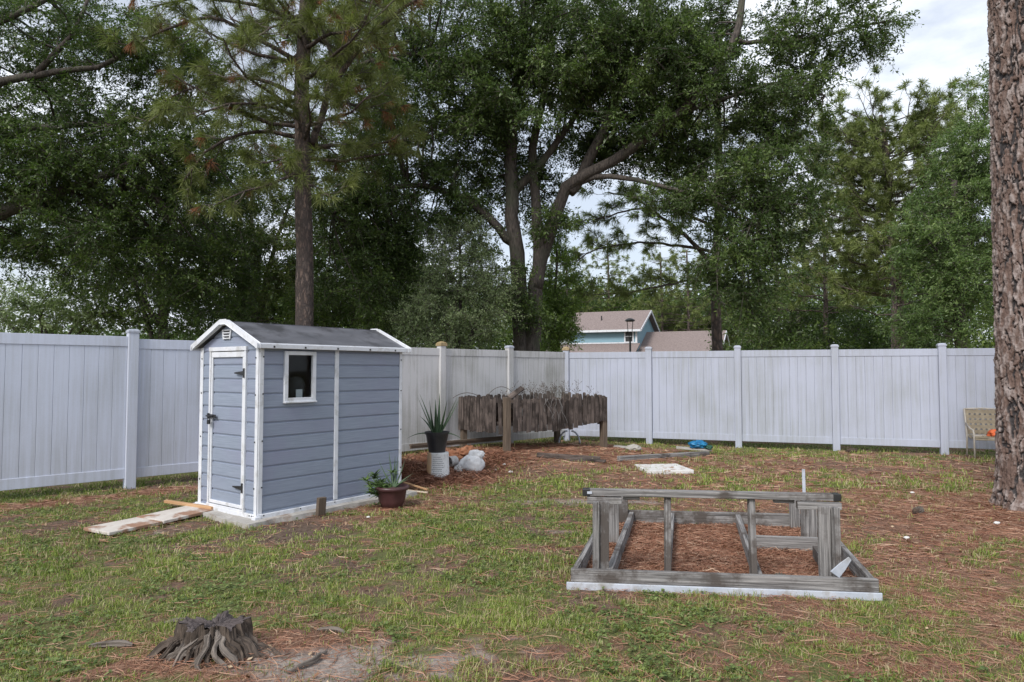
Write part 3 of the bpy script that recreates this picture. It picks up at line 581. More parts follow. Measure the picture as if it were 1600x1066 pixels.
# --- near pine trunk at the right edge
def near_pine():
    cx, cy = 5.80, 7.62; root = thing('pine_tree', 'massive pine trunk with plated bark cut off by the right edge', 'pine tree', (cx, cy, 0), 0, None)
    nu, nv, H = 320, 1000, 7.0; th = np.linspace(0, 2 * pi, nu, endpoint=False); zz = np.linspace(-.12, H, nv); T, Z = np.meshgrid(th, zz)
    R0 = .325 - .011 * Z + .085 * np.exp(-np.maximum(Z + .05, 0) / .22) * (1 + .5 * np.cos(T * 5 + 1)) + .012 * (fbm(np.cos(T) * 2 + 5, np.sin(T) * 2 + 5, Z * .8, s=4) - .5) * 2
    cx_, sy_ = np.cos(T) * .33, np.sin(T) * .33; w1 = fbm(cx_ * 9 + 5, sy_ * 9 + 5, Z * 5, s=2, o=3) - .5; w2 = fbm(cx_ * 9 + 15, sy_ * 9 + 5, Z * 5, s=7, o=3) - .5
    X_, Y_, Z_ = cx_ + w1 * .05, sy_ + w2 * .05, Z + w2 * .12
    n1 = fbm(X_ * 10 + 9, Y_ * 10 + 9, Z_ * 2.0, s=61, o=4); n2 = fbm(X_ * 12 + 30, Y_ * 12 + 2, Z_ * 4.2, s=62, o=4); rough = fbm(cx_ * 60 + 30, sy_ * 60 + 30, Z * 34, s=12, o=3)
    cr_ = np.minimum(np.abs(n1 - .5), np.abs(n2 - .5) * 1.5) + (rough - .5) * .045; pl = sst(cr_, .008, .05)
    fl = fbm(X_ * 24 + 3, Y_ * 24 + 3, Z_ * 9, s=71, o=3); lay = np.clip(np.floor((fl - .3) * 9) / 4 + (rough - .5) * .3, 0, 1); ID = np.clip(fbm(X_ * 14 + 50, Y_ * 14 + 50, Z_ * 6, s=73, o=2) * 1.8 - .4, 0, 1)
    Rr = R0 + pl * .024 + pl * lay * .022 + (rough - .5) * .018
    V = np.stack([Rr * np.cos(T), Rr * np.sin(T) , Z], -1); V[..., 0] += -.012 * Z * 0
    i = np.arange(nu * nv).reshape(nv, nu); q = np.stack([i[:-1], np.roll(i[:-1], -1, 1), np.roll(i[1:], -1, 1), i[1:]], -1).reshape(-1, 4)
    m, t, p = base('plated_bark'); a = t.nodes.new('ShaderNodeAttribute'); a.attribute_name = 'bark'; s = t.nodes.new('ShaderNodeSeparateXYZ'); t.links.new(a.outputs['Vector'], s.inputs[0])
    v = coords(t, 'obj', (1, 1, .5)); n = noise(t, v, 34, 7, .72); n2 = noise(t, v, 9, 6, .7)
    c1 = ramp(t, n, [(.3, (.075, .052, .044)), (.65, (.21, .145, .12))]); c2 = ramp(t, n, [(.25, (.20, .155, .14)), (.6, (.36, .31, .29)), (.8, (.47, .43, .41))]); pc_ = mixc(t, ramp(t, s.outputs[2], [(.2, (0, 0, 0)), (.8, (1, 1, 1))]), c1, c2)
    crack = ramp(t, n, [(.3, (.028, .025, .026)), (.7, (.085, .078, .078))])
    f = ramp(t, s.outputs[0], [(.25, (0, 0, 0)), (.75, (1, 1, 1))]); t.links.new(mixc(t, f, crack, pc_), p.inputs['Base Color']); p.inputs['Roughness'].default_value = .95; p.inputs['Specular IOR Level'].default_value = .2; bump(t, p, n, .8, .012)
    raw('trunk', V.reshape(-1, 3), q, None, m, root, True, {'bark': np.stack([pl, ID, lay], -1).reshape(-1, 3)})
    b = (cx, cy, 0)
    pine_tree('x', '', b, [(cx, cy, 6.9), (cx + .05, cy, 9), (cx, cy + .1, 12)], .25, .12, [], 77, auto=(16, 8.5, 12, 2.6, 1.4, .3), nwid=.012, per=30, step=.5, tuft2=2, holder=root, flare=0)
near_pine()
# --- the trees behind
def simple(name, label, px, Y, r, top, blobs, mat, seed, **k):
    b = gnd0(px, Y); tr = [([(b[0], Y, -.2), (b[0] + .1, Y, top * .35), (b[0] - .1, Y + .1, top * .7), (b[0], Y, top)], r, r * .35)]
    for i in range(5):
        bb = blobs[i % len(blobs)][0]; z0 = top * (.3 + .1 * i); tr.append(([(b[0], Y, z0), ((b[0] + bb[0]) / 2, (Y + bb[1]) / 2, (z0 + bb[2]) / 2 + .3), bb], r * .45, .03))
    return broad_tree(name, label, b, tr, blobs, mat, seed, **k)
simple('oak_tree', 'shadowy oak between the left oak and the shed roof', 250, 19, .20, 5.5, [B(200, 400, 19, (2.4, 1.8, 1.6), 60), B(290, 350, 20, (2.4, 2, 2.2), 70), B(120, 360, 20, (2.0, 2, 1.6), 34), B(270, 480, 19, (2, 1.4, .9), 36)], 'oak_leaf', 41, leaf=.055, per=20, sprays=11, spray=.75)
simple('oak_tree', 'yellowish oak seen left of the pine trunk above the shed', 400, 21, .20, 6, [B(390, 330, 21, (2.4, 2, 2.2), 70), B(420, 440, 20.5, (2.6, 1.6, 1.8), 80), B(340, 220, 22, (2.2, 2, 1.6), 30), B(480, 250, 22, (2.0, 2, 1.8), 34)], 'yellow_leaf', 42, leaf=.058, per=20, sprays=11, spray=.75)
simple('oak_tree', 'dark oak seen between the pine trunk and the grey-green tree', 560, 20, .22, 6, [B(540, 440, 20, (2.3, 1.8, 2.0), 80), B(610, 400, 21, (1.6, 1.8, 2.0), 48), B(520, 500, 19.5, (2, 1.2, .9), 32), B(610, 490, 20, (1.2, 1.2, .9), 20)], 'oak_leaf2', 43, leaf=.056, per=20, sprays=11, spray=.75)
simple('grey_green_tree', 'bushy grey-green tree left of the forked oak trunk', 715, 15.4, .11, 2.8, [B(715, 440, 15.4, (.95, .8, 1.1), 62), B(690, 495, 15.1, (.9, .7, .7), 40), B(755, 480, 15.3, (.6, .6, .9), 32), B(650, 520, 15, (.5, .5, .5), 16), B(718, 375, 15.7, (.6, .6, .6), 20)], 'grey_leaf', 44, leaf=.030, per=22, sprays=12, spray=.5)
simple('small_tree', 'fresh green small tree right of the forked oak trunk by the blue house', 868, 19.5, .10, 3.4, [B(872, 450, 19.5, (.7, .9, 1.1), 34), B(850, 520, 19.3, (.8, .8, .6), 24), B(880, 500, 19.3, (.4, .6, .6), 12), B(870, 390, 19.6, (.4, .6, .6), 8)], 'bright_leaf', 45, leaf=.045, per=20, sprays=11, spray=.45)
simple('small_tree', 'low olive tree at the far left showing just above the fence', 80, 19, .10, 2.6, [B(60, 480, 19, (2.0, 1.2, .8), 44), B(150, 490, 19.5, (1.3, 1.1, .7), 28), B(-60, 450, 19, (1.4, 1, 1), 20)], 'grey_leaf', 46, leaf=.05, per=18, sprays=11, spray=.5)
simple('right_tree', 'broad leafy tree filling the right side behind the pine trunk', 1500, 23, .25, 8, [B(1490, 430, 23, (1.6, 1.8, 2.2), 80), B(1520, 320, 23, (1.8, 1.8, 1.8), 70), B(1455, 380, 22.6, (.9, 1.1, 1.3), 26), B(1525, 240, 23.2, (1.3, 1.2, 1.1), 36), B(1600, 350, 23, (2.0, 2, 3.2), 60), B(1450, 500, 22.6, (1.1, 1, 1.0), 36), B(1540, 140, 23, (.5, .6, .9), 7), B(1600, 180, 23, (1.5, 1.5, 2), 26)], 'right_leaf', 47, leaf=.06, per=20, sprays=12, spray=.7)
bpdd = dict(nwid=.011, per=26, mat='needle_far', bark='far_bark', step=.34)
bm = gnd0(1121, 22)
pine_tree('pine_tree', 'pine with a thick trunk just right of the house roof, limbs reaching left', bm, [(bm[0], 22, -.2), W(1121, 540, 22), W(1118, 430, 22), W(1124, 300, 22), W(1120, 130, 22)], .20, .10, [
    (L(22, (1118, 420), (1080, 375), (1040, 345, 21.6), (990, 310, 21.3), (950, 300, 21)), .09, .02), (L(22, (1116, 395), (1070, 385), (1000, 378, 21.5), (930, 390, 21.2), (898, 412, 21)), .06, .015),
    (L(22, (1118, 360), (1060, 330, 21.6), (990, 330, 21), (930, 345, 20.8), (900, 345, 20.8)), .06, .015), (L(22, (1119, 470), (1150, 480), (1185, 466)), .045, .02), (L(22, (1118, 440), (1060, 440, 21), (1000, 448, 20.6), (925, 462, 20.4)), .05, .012)],
    51, auto=(16, 6.5, 10.5, 2.4, 1.4, .25), nlen=.14, tuft2=6, brl=(.4, 1.0), **{**bpdd, 'step': .2, 'nwid': .013})
br_ = gnd0(1406, 30)
pine_tree('pine_tree', 'tallest rounded pine at the right standing clear against the sky', br_, [(br_[0], 30, -.2), W(1407, 545, 30), W(1402, 430, 30), W(1390, 330, 30), W(1386, 245, 30), W(1376, 180, 30)], .26, .08, [
    (L(30, (1402, 405), (1370, 370), (1330, 350)), .10, .03), (L(30, (1390, 330), (1350, 290), (1310, 270)), .08, .03), (L(30, (1388, 270), (1425, 225), (1465, 190)), .07, .02), (L(30, (1386, 245), (1360, 205), (1335, 185)), .06, .02), (L(30, (1402, 470), (1360, 458), (1325, 462)), .05, .02)],
    52, auto=(125, 4.6, 12.6, 4.1, 3.4, .28), nlen=.15, tuft2=5, **{**bpdd, 'nwid': .018, 'per': 22, 'step': .30})
for i, (px, Y, top, ln, lab) in enumerate(((1395, 27, 7.5, 1.6, 'thin dark pine close beside the tall rounded pine'), (1033, 60, 12, 3.0, 'slim far pine above the left part of the low house roof'), (1075, 59, 12, 3.0, 'slim far pine with a bare side branch above the low house roof'), (950, 64, 14, 3.6, 'far pine rising behind the upper house roof'), (1290, 38, 11.5, 3.6, 'far olive pine right of the oak drooping clump'), (1215, 42, 12, 3.6, 'far pine partly hidden behind the drooping oak foliage'), (885, 62, 13, 3.2, 'far pine showing between the forked oak and the house'))):
    b = gnd0(px, Y)
    pine_tree('pine_tree', lab, b, [(b[0], Y, -.2), (b[0] + .1, Y, top * .5), (b[0], Y, top)], .19, .06, [], 60 + i, auto=(44 if i else 9, top * .40, top * .98, ln, ln * .55, .2), nlen=.17, tuft2=3, **{**bpdd, 'nwid': .028, 'per': 16, 'step': .5})
for i, (px, Y, top, rx, lab, mt) in enumerate(((1240, 40, 6.5, 4.0, 'dark round tree behind the utility pole', 'oak_leaf'), (1340, 36, 4.6, 3.2, 'dark tree below the tall rounded pine', 'oak_leaf2'), (1000, 70, 9, 5.5, 'far green tree above the house roof', 'right_leaf'), (1110, 62, 9, 5, 'far green tree behind the thick pine trunk', 'yellow_leaf'))):
    b = gnd0(px, Y); c = (b[0], Y, top * .55)
    simple('far_tree', lab, px, Y, .2, top * .8, [(c, (rx, 2, top * .48), 120), ((b[0] + rx * .6, Y, top * .35), (rx * .7, 2, top * .3), 50), ((b[0] - rx * .6, Y, top * .4), (rx * .7, 2, top * .35), 50)], mt, 80 + i, leaf=.11, per=12, sprays=9, spray=1.0, link=.3)
def woods():
    rs = np.random.default_rng(99); n = 4600; az = rs.uniform(-1.0, 1.0, n); D = rs.uniform(62, 95, n); x = np.tan(az) * D * .9; y = D; base_h = 10.5 + 4.0 * (fbm(x * .06 + 40, y * .02, s=3, o=3) - .4) * 2 - 1.8 * (np.abs(az - .15) < .25) - 6.5 * (az < -.42)
    z = rs.random(n) ** .8 * base_h; C0 = np.stack([x, y, z + .5], -1); per = 70; M_ = n * per; pos = np.repeat(C0, per, 0) + rs.normal(0, 1, (M_, 3)) * np.array([1.2, 1.0, .7]); d = unit(rs.normal(0, 1, (M_, 3)))
    V, Q, A = leaves(pos, d, .2 * rs.uniform(.6, 1.3, M_), .5, rs, np.clip(np.repeat(rs.normal(.45, .2, n), per) + rs.normal(0, .1, M_), 0, 1))
    meta(raw('far_woods', V, Q, None, MAT['oak_leaf2'], attrs={'tint': A}), 'distant belt of green woods behind all the other trees', 'woods', kind='stuff')
woods()
# ================================================================ HOUSE, LAMP, POLE BEYOND THE FENCE
def house():
    a = R(-24); O = Vector((9.2, 50, 0)); root = thing('blue_house', 'blue house with brown shingle roofs seen over the corner of the fence', 'house', tuple(O), a)
    # local: +x along the ridge towards the right, +y away
    wall = M('blue_siding', (.18, .31, .38), (.24, .38, .45), .6, 1.5, (1, 1, 14), .3, .01, 'obj'); shing = M('shingles', (.15, .115, .105), (.29, .235, .22), .9, 5, (2, 2, 5), .5, .02, 'obj'); wh = MAT['trimwhite']
    m = MB(); m.box((-3.4, 3, 2.3), (6.8, 6, 4.6)); m.add([(0, 0, 4.6), (0, 6, 4.6), (0, 3, 6.05), (-6.8, 0, 4.6), (-6.8, 6, 4.6), (-6.8, 3, 6.05)], [(0, 1, 2), (5, 4, 3), (0, 2, 5, 3), (1, 4, 5, 2)]); m.build('upper_wall', wall, root)
    m = MB(); m.box((2.7, 3.2, 1.3), (5.4, 5.2, 2.6)); m.add([(5.4, .6, 2.6), (5.4, 5.8, 2.6), (5.4, 3.2, 4.3), (0, .6, 2.6), (0, 5.8, 2.6), (0, 3.2, 4.3)], [(0, 1, 2), (5, 4, 3), (0, 2, 5, 3), (1, 4, 5, 2)]); m.build('lower_wall', M('grey_gable', (.25, .29, .29), (.33, .37, .36), .7, src='obj'), root)
    def roofpair(x0, x1, y0, y1, ze, zr, nm):
        m = MB(); ym = (y0 + y1) / 2; t = .12
        for ya in (y0, y1): m.add([(x0, ya, ze), (x1, ya, ze), (x1, ym, zr), (x0, ym, zr), (x0, ya, ze + t), (x1, ya, ze + t), (x1, ym, zr + t), (x0, ym, zr + t)], [(0, 1, 2, 3), (7, 6, 5, 4), (0, 4, 5, 1), (1, 5, 6, 2), (2, 6, 7, 3), (3, 7, 4, 0)])
        r = m.build(nm, shing, root); f = MB(); f.box(((x0 + x1) / 2, y0 - .03, ze + .02), (x1 - x0, .05, .16))
        for xx in (x0 - .03, x1 + .03): f.beam((xx, y0, ze + .02), (xx, ym, zr + .02), .05, .16); f.beam((xx, ym, zr + .02), (xx, y1, ze + .02), .05, .16)
        f.build('fascia', wh, r)
    roofpair(-7.0, .35, -.45, 6.45, 4.45, 6.1, 'upper_roof'); roofpair(.0, 5.9, -1.2, 7.2, 2.15, 4.4, 'lower_roof')
    m = MB(); m.add([(-6.8, 0.02, 3.45), (0.2, .02, 3.45), (.2, -2.6, 2.25), (-6.8, -2.6, 2.25), (-6.8, 0.02, 3.55), (0.2, .02, 3.55), (.2, -2.6, 2.35), (-6.8, -2.6, 2.35)], [(0, 1, 2, 3), (7, 6, 5, 4), (0, 4, 5, 1), (1, 5, 6, 2), (2, 6, 7, 3), (3, 7, 4, 0)]); r = m.build('porch_roof', shing, root)
    m = MB(); m.box((-3.4, -.03, 3.59), (6.8, .05, .09)); m.box((-.08, -.03, 4.05), (.14, .05, .9)); m.build('trim', wh, root)
    for xc, wd, col in ((-.62, .62, 'window_dark'), (-5.75, .85, 'window_grey')):
        m = MB(); zc = 4.06
        m.box((xc - wd / 2, -.04, zc), (.09, .07, .86)); m.box((xc + wd / 2, -.04, zc), (.09, .07, .86)); m.box((xc, -.045, zc + .43), (wd + .09, .07, .08)); m.box((xc, -.045, zc - .43), (wd + .09, .07, .08)); m.box((xc, -.04, zc), (wd, .05, .05)); wi = m.build('window', wh, root)
        g = MB(); g.box((xc, -.012, zc), (wd - .05, .02, .82)); g.build('pane', MAT['black'] if 'dark' in col else M('blind', (.30, .34, .34), (.38, .42, .42), .5, src='obj'), wi)
    m = MB(); m.tube([(-3.1, 1.3, 5.2), (-3.1, 1.3, 5.75)], .05, 8); m.build('roof_vent', MAT['black'], root)
house()
lp = thing('street_lamp', 'black lantern street lamp standing in front of the blue house', 'street lamp', tuple(gnd0(985, 25)))
m = MB(); m.tube([(0, 0, 0), (0, 0, .5), (0, 0, 2.75)], [.06, .045, .035], 10); m.build('post', MAT['black'], lp)
m = MB()
for k in range(4): a = k * pi / 2 + .6; m.tube([(.03 * cos(a), .03 * sin(a), 2.72), (.10 * cos(a), .10 * sin(a), 2.95), (.15 * cos(a), .15 * sin(a), 3.36)], .012, 5)
m.build('arms', MAT['black'], lp); m = MB(); m.lathe([(.13, 3.34), (.19, 3.37), (.17, 3.41), (.08, 3.46), (.001, 3.47)], 16); m.build('lamp_shade', MAT['black'], lp)
up_ = gnd0(1249, 40); q = MB().tube([(0, 0, 0), (0, 0, 5.4)], [.12, .10], 10).build('utility_pole', MAT['palewood'], None); q.data.materials[0] = M('pole_wood', (.17, .15, .13), (.28, .26, .23), .85, 3, src='obj'); q.location = up_; meta(q, 'plain wooden utility pole above the fence at right', 'pole')
for i, (p0, p1, lab) in enumerate((((1249, 480), (1560, 430), 'upper sagging power cable running right from the pole'), ((1249, 507), (1560, 500), 'lower power cable running right from the pole'))):
    a = W(p0[0], p0[1], 40); b = W(p1[0], p1[1], 40); m = MB(); m.tube([tuple(a.lerp(b, t / 16) - a - Vector((0, 0, (.75 if i == 0 else .12) * 4 * (t / 16) * (1 - t / 16)))) for t in range(17)], .022, 5); q = m.build('power_cable', M('cable', (.10, .10, .10), (.2, .2, .2), .6, src='obj'), None); q.location = a; meta(q, lab, 'cable', 'cables strung from the utility pole')
# ================================================================ FENCES
CX, CY = 1.195, 15.0
def fence(name, label, ux, uy, dists, mats, tops, capmats, first_post=True):
    rz = math.atan2(uy, ux); root = thing(name, label, 'fence', (CX, CY, 0), rz)
    for i, d in enumerate(dists):
        wx, wy = CX + ux * d, CY + uy * d
        if i or first_post:
            zb = hz(wx, wy) - .05; zt = tops[min(i, len(tops) - 1)] + .055
            b = MB(); b.box((d, 0, (zb + zt) / 2), (.127, .127, zt - zb)); po = b.build('post', mats[min(i, len(mats) - 1)] if i < len(mats) else mats[-1], root, .006)
            c = MB()
            if capmats[i] == 'brown':
                c.box((d, 0, zt + .012), (.155, .155, .05)); c.lathe([(.098, .038), (.085, .055), (.02, .075), (.001, .077)], 4, (d, 0, zt - .0)); c.v[8:] = [((v[0] - d) * cos(pi / 4) - v[1] * sin(pi / 4) + d, (v[0] - d) * sin(pi / 4) + v[1] * cos(pi / 4), v[2]) for v in c.v[8:]]
                c.build('post_cap', MAT['cap_brown'], po, .003)
            else:
                c.box((d, 0, zt + .008), (.145, .145, .03)); c.lathe([(.095, .023), (.08, .038), (.05, .046), (.001, .048)], 4, (d, 0, zt)); c.v[8:] = [((v[0] - d) * cos(pi / 4) - v[1] * sin(pi / 4) + d, (v[0] - d) * sin(pi / 4) + v[1] * cos(pi / 4), v[2]) for v in c.v[8:]]
                c.build('post_cap', MAT['vinyl'], po, .003)
    for i in range(len(dists) - 1):
        a, e = dists[i] + .064, dists[i + 1] - .064; L = e - a; top = tops[i]; m = mats[i]; mid = (a + e) / 2
        k = round(L / .156); wd = L / k; b = MB()
        for j in range(k):
            yo = random.uniform(-.001, .001)
            b.box((a + wd * (j + .5), yo, (.24 + top - .10) / 2), (wd - .0015, .022, top - .10 - .24 + .04))
        pn = b.build('panel', m, root, .004, seg=1)
        t = MB(); t.box((mid, 0, top - .066), (L, .042, .132)); t.build('top_rail', m, pn, .004)
        t = MB(); t.box((mid, 0, .195), (L, .042, .132)); t.build('bottom_rail', m, pn, .004)
    return root
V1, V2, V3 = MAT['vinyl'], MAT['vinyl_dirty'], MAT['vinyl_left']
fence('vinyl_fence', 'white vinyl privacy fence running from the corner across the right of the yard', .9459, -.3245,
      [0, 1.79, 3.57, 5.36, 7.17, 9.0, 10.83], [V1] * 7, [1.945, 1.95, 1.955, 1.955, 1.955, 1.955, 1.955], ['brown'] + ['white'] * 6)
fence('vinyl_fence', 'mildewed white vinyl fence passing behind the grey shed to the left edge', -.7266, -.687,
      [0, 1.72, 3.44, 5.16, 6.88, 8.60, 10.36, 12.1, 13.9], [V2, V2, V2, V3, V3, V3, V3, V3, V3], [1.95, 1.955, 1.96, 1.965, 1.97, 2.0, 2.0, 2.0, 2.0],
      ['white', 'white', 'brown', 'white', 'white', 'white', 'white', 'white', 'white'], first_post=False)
# ================================================================ SHED
SX, SY, TH = -2.58, 6.97, .6497
shed = thing('garden_shed', 'small grey resin garden shed with white trim standing on a concrete slab', 'shed', (SX, SY, 0), pi / 2 - TH)
SW, SD, ZB, ZW, ZR = 1.136, 1.983, .075, 1.805, 2.055
def prof(z0, z1):
    o = [(z0, 0)]
    k = 0
    while True:
        zb = .112 + .149 * k; k += 1
        if zb > z1: break
        for dz, d in ((-.007, 0), (-.003, .011), (.001, .011), (.020, 0)):
            if z0 < zb + dz < z1: o.append((zb + dz, d))
    o.append((z1, 0)); return o
def lap(mb, axis_, lim, z0, z1, face=0.0, extra=()):
    """lap siding sheet; lim(z)->(u0,u1); axis_ 'side': u along x facing -y, 'front': u along y facing -x"""
    P = prof(z0, z1); P = sorted(set(P + [(z, 0) for z in extra])); vs = []; gs = []; fs = []
    row = 0
    for i, (z, d) in enumerate(P):
        a, b = lim(z)
        for dd in (d, .035):
            for u in (a, b):
                vs.append((u, face + dd, z) if axis_ == 'side' else (face + dd, u, z)); gs.append((u, z, int((z - .112) / .149) * 3.3))
    for i in range(len(P) - 1):
        a = i * 4; b = a + 4
        fs += [(a, a + 1, b + 1, b), (a + 3, a + 2, b + 2, b + 3), (a + 2, a, b, b + 2), (a + 1, a + 3, b + 3, b + 1)]
    fs += [(0, 2, 3, 1), (len(vs) - 4, len(vs) - 3, len(vs) - 1, len(vs) - 2)]
    n = len(mb.v); mb.v += vs; mb.g += gs; mb.f += [tuple(q + n for q in f) for f in fs]
def lapwall(name, specs, parent):
    b = MB()
    for s in specs: lap(b, *s)
    o = b.build(name, MAT['siding'], parent)
    at = o.data.attributes.new('grain', 'FLOAT_VECTOR', 'POINT'); at.data.foreach_set('vector', np.asarray(b.g, np.float32).ravel()); return o
WX0, WX1, WZ0, WZ1 = .300, .672, 1.235, 1.735
c_ = lambda a, b: (lambda z: (a, b))
side = lapwall('side_wall', [('side', c_(.03, WX0), ZB, ZW), ('side', c_(WX1, .955), ZB, ZW), ('side', c_(WX0, WX1), ZB, WZ0), ('side', c_(WX0, WX1), WZ1, ZW), ('side', c_(1.0, SD - .02), ZB, ZW)], shed)
side['label'] = 'side wall with the window'
gl = lambda z: (lambda s: (.03 + s, SW - .03 - s))(max(0, (z - ZW) * (SW / 2 - .03) / (ZR - ZW)))
DY0, DY1, DZ0, DZ1 = .215, .925, .095, 1.80
front = lapwall('front_wall', [('front', c_(.03, DY0), ZB, ZW), ('front', c_(DY1, SW - .03), ZB, ZW), ('front', gl, ZW, ZR - .02, 0.0)], shed)
bw = MB(); bw.box((SD - .02, SW / 2, (ZB + ZW) / 2), (.03, SW - .04, ZW - ZB)); bw.add([(SD - .035, .03, ZW), (SD - .035, SW - .03, ZW), (SD - .035, SW / 2, ZR - .02), (SD - .005, .03, ZW), (SD - .005, SW - .03, ZW), (SD - .005, SW / 2, ZR - .02)], [(0, 1, 2), (3, 5, 4), (0, 2, 5, 3), (1, 4, 5, 2), (0, 3, 4, 1)])
bw.box((SD / 2, SW - .02, (ZB + ZW) / 2), (SD - .06, .03, ZW - ZB)); bw.build('back_walls', MAT['siding'], shed)
fl = MB(); fl.box((SD / 2, SW / 2, ZB + .01), (SD - .08, SW - .08, .02)); fl.build('floor_panel', MAT['black'], shed)
b = MB()
b.box((-.004, .024, (ZB + ZW) / 2 - .004), (.012, .048, ZW - ZB)); b.box((.027, -.004, (ZB + ZW) / 2 - .004), (.05, .012, ZW - ZB))
b.build('corner_trim', MAT['trimwhite'], shed, .004)
b = MB(); b.box((-.004, SW - .03, (ZB + ZW) / 2 - .004), (.012, .06, ZW - ZB)); b.build('corner_trim', MAT['trimwhite'], shed, .004)
b = MB(); b.box((SD - .02, -.004, (ZB + ZW) / 2 - .004), (.04, .012, ZW - ZB)); b.build('corner_trim', MAT['trimwhite'], shed, .004)
b = MB(); b.box((.977, -.002, (ZB + ZW) / 2 + .01), (.055, .018, ZW - ZB - .03)); b.build('wall_strip', MAT['trimwhite'], shed, .006)
b = MB(); b.box((SD / 2, -.012, ZB - .008), (SD + .06, .03, .05)); b.box((-.012, SW / 2, ZB - .008), (.03, SW + .06, .05)); b.box((-.02, -.02, ZB - .015), (.07, .07, .036)); b.box((-.02, SW + .02, ZB - .015), (.07, .07, .036)); b.build('base_rail', MAT['trimwhite'], shed, .006)
scr = []
for z in (.35, .82, 1.3, 1.68):
    for p in ((-.011, .040, z), (.042, -.011, z + .01), (-.011, SW - .04, z), (SD - .02, -.011, z)): scr.append((p, (.012, .012, .014)))
for q in (.06, .5, .95, 1.45): scr.append(((q, -.028, ZB + .003), (.012, .006, .012)))
for q in (.02, .05, .09): scr.append(((-.028, q, ZB), (.006, .012, .012)))
for p, d in scr: o_ = MB().box((0, 0, 0), d).build('screw', MAT['black'], shed); o_.location = p
# door
door = MB(); lap(door, 'front', c_(DY0 + .062, DY1 - .05), DZ0 + .05, DZ1 - .10, .004)
do = door.build('door', MAT['siding'], shed); at = do.data.attributes.new('grain', 'FLOAT_VECTOR', 'POINT'); at.data.foreach_set('vector', np.asarray(door.g, np.float32).ravel())
b = MB()   # outer door casing, then the leaf's own border
b.box((-.006, DY0 + .012, (DZ0 + DZ1) / 2), (.03, .028, DZ1 - DZ0)); b.box((-.006, DY1 - .012, (DZ0 + DZ1) / 2), (.03, .028, DZ1 - DZ0)); b.box((-.008, (DY0 + DY1) / 2, DZ1 - .02), (.034, DY1 - DY0 + .02, .045)); b.box((-.008, (DY0 + DY1) / 2, DZ0 + .002), (.034, DY1 - DY0 + .02, .03))
b.build('door_frame', MAT['trimwhite'], shed, .004)
b = MB(); y0, y1, z0, z1 = DY0 + .03, DY1 - .03, DZ0 + .024, DZ1 - .05
b.box((-.004, y0 + .019, (z0 + z1) / 2), (.02, .036, z1 - z0)); b.box((-.004, y1 - .014, (z0 + z1) / 2), (.02, .028, z1 - z0)); b.box((-.006, (y0 + y1) / 2, z1 - .03), (.02, y1 - y0, .058)); b.box((-.006, (y0 + y1) / 2, z0 + .018), (.02, y1 - y0, .034))
b.build('door_border', MAT['trimwhite'], do, .004)
for z in (1.523, .337):
    h = MB(); h.box((-.026, DY0 + .022, z), (.012, .024, .10)); h.add([(-.02, DY0 + .03, z - .022), (-.02, DY0 + .03, z + .022), (-.02, DY0 + .20, z + .007), (-.02, DY0 + .20, z - .007), (-.027, DY0 + .03, z - .022), (-.027, DY0 + .03, z + .022), (-.027, DY0 + .20, z + .007), (-.027, DY0 + .20, z - .007)],
        [(0, 1, 2, 3), (7, 6, 5, 4), (0, 4, 5, 1), (1, 5, 6, 2), (2, 6, 7, 3), (3, 7, 4, 0)]); h.build('hinge', MAT['black'], do, .002)
h = MB(); h.box((-.026, .845, 1.055), (.012, .15, .035)); h.box((-.036, .90, 1.055), (.014, .03, .06)); h.tube([(-.045, .80, 1.055), (-.045, .93, 1.055)], .008, 8); h.build('latch', MAT['black'], do, .002)
pd = MB(); pd.box((-.05, .865, .99), (.02, .042, .045)); pd.tube([(-.05, .852, 1.01), (-.05, .852, 1.04), (-.05, .865, 1.052), (-.05, .878, 1.04), (-.05, .878, 1.01)], .004, 6); pd.build('padlock', MAT['black'], do, .003)
# window
wf = MB(); fwid = .032
for (xa, xb, za, zb) in ((WX0 - .012, WX0 + fwid, WZ0 - .015, WZ1 + .02), (WX1 - fwid, WX1 + .012, WZ0 - .015, WZ1 + .02)): wf.box(((xa + xb) / 2, -.008, (za + zb) / 2), (xb - xa, .035, zb - za))
wf.box(((WX0 + WX1) / 2, -.009, WZ1 + .0), (WX1 - WX0 - 2 * fwid, .033, .042)); wf.box(((WX0 + WX1) / 2, -.009, WZ0 + .004), (WX1 - WX0 - 2 * fwid, .033, .042)); wf.box(((WX0 + WX1) / 2, -.018, WZ0 - .022), (WX1 - WX0 + .03, .05, .018))
wo_ = wf.build('window', MAT['trimwhite'], shed, .004)
gm, gt, gp_ = base('window_glass'); gp_.inputs['Base Color'].default_value = (.75, .8, .8, 1); gp_.inputs['Roughness'].default_value = .03; gp_.inputs['Transmission Weight'].default_value = 1.0; gp_.inputs['IOR'].default_value = 1.2
g_ = MB(); g_.box(((WX0 + WX1) / 2, .012, (WZ0 + WZ1) / 2), (WX1 - WX0 - .05, .004, WZ1 - WZ0 - .03)); g_.build('pane', gm, wo_)
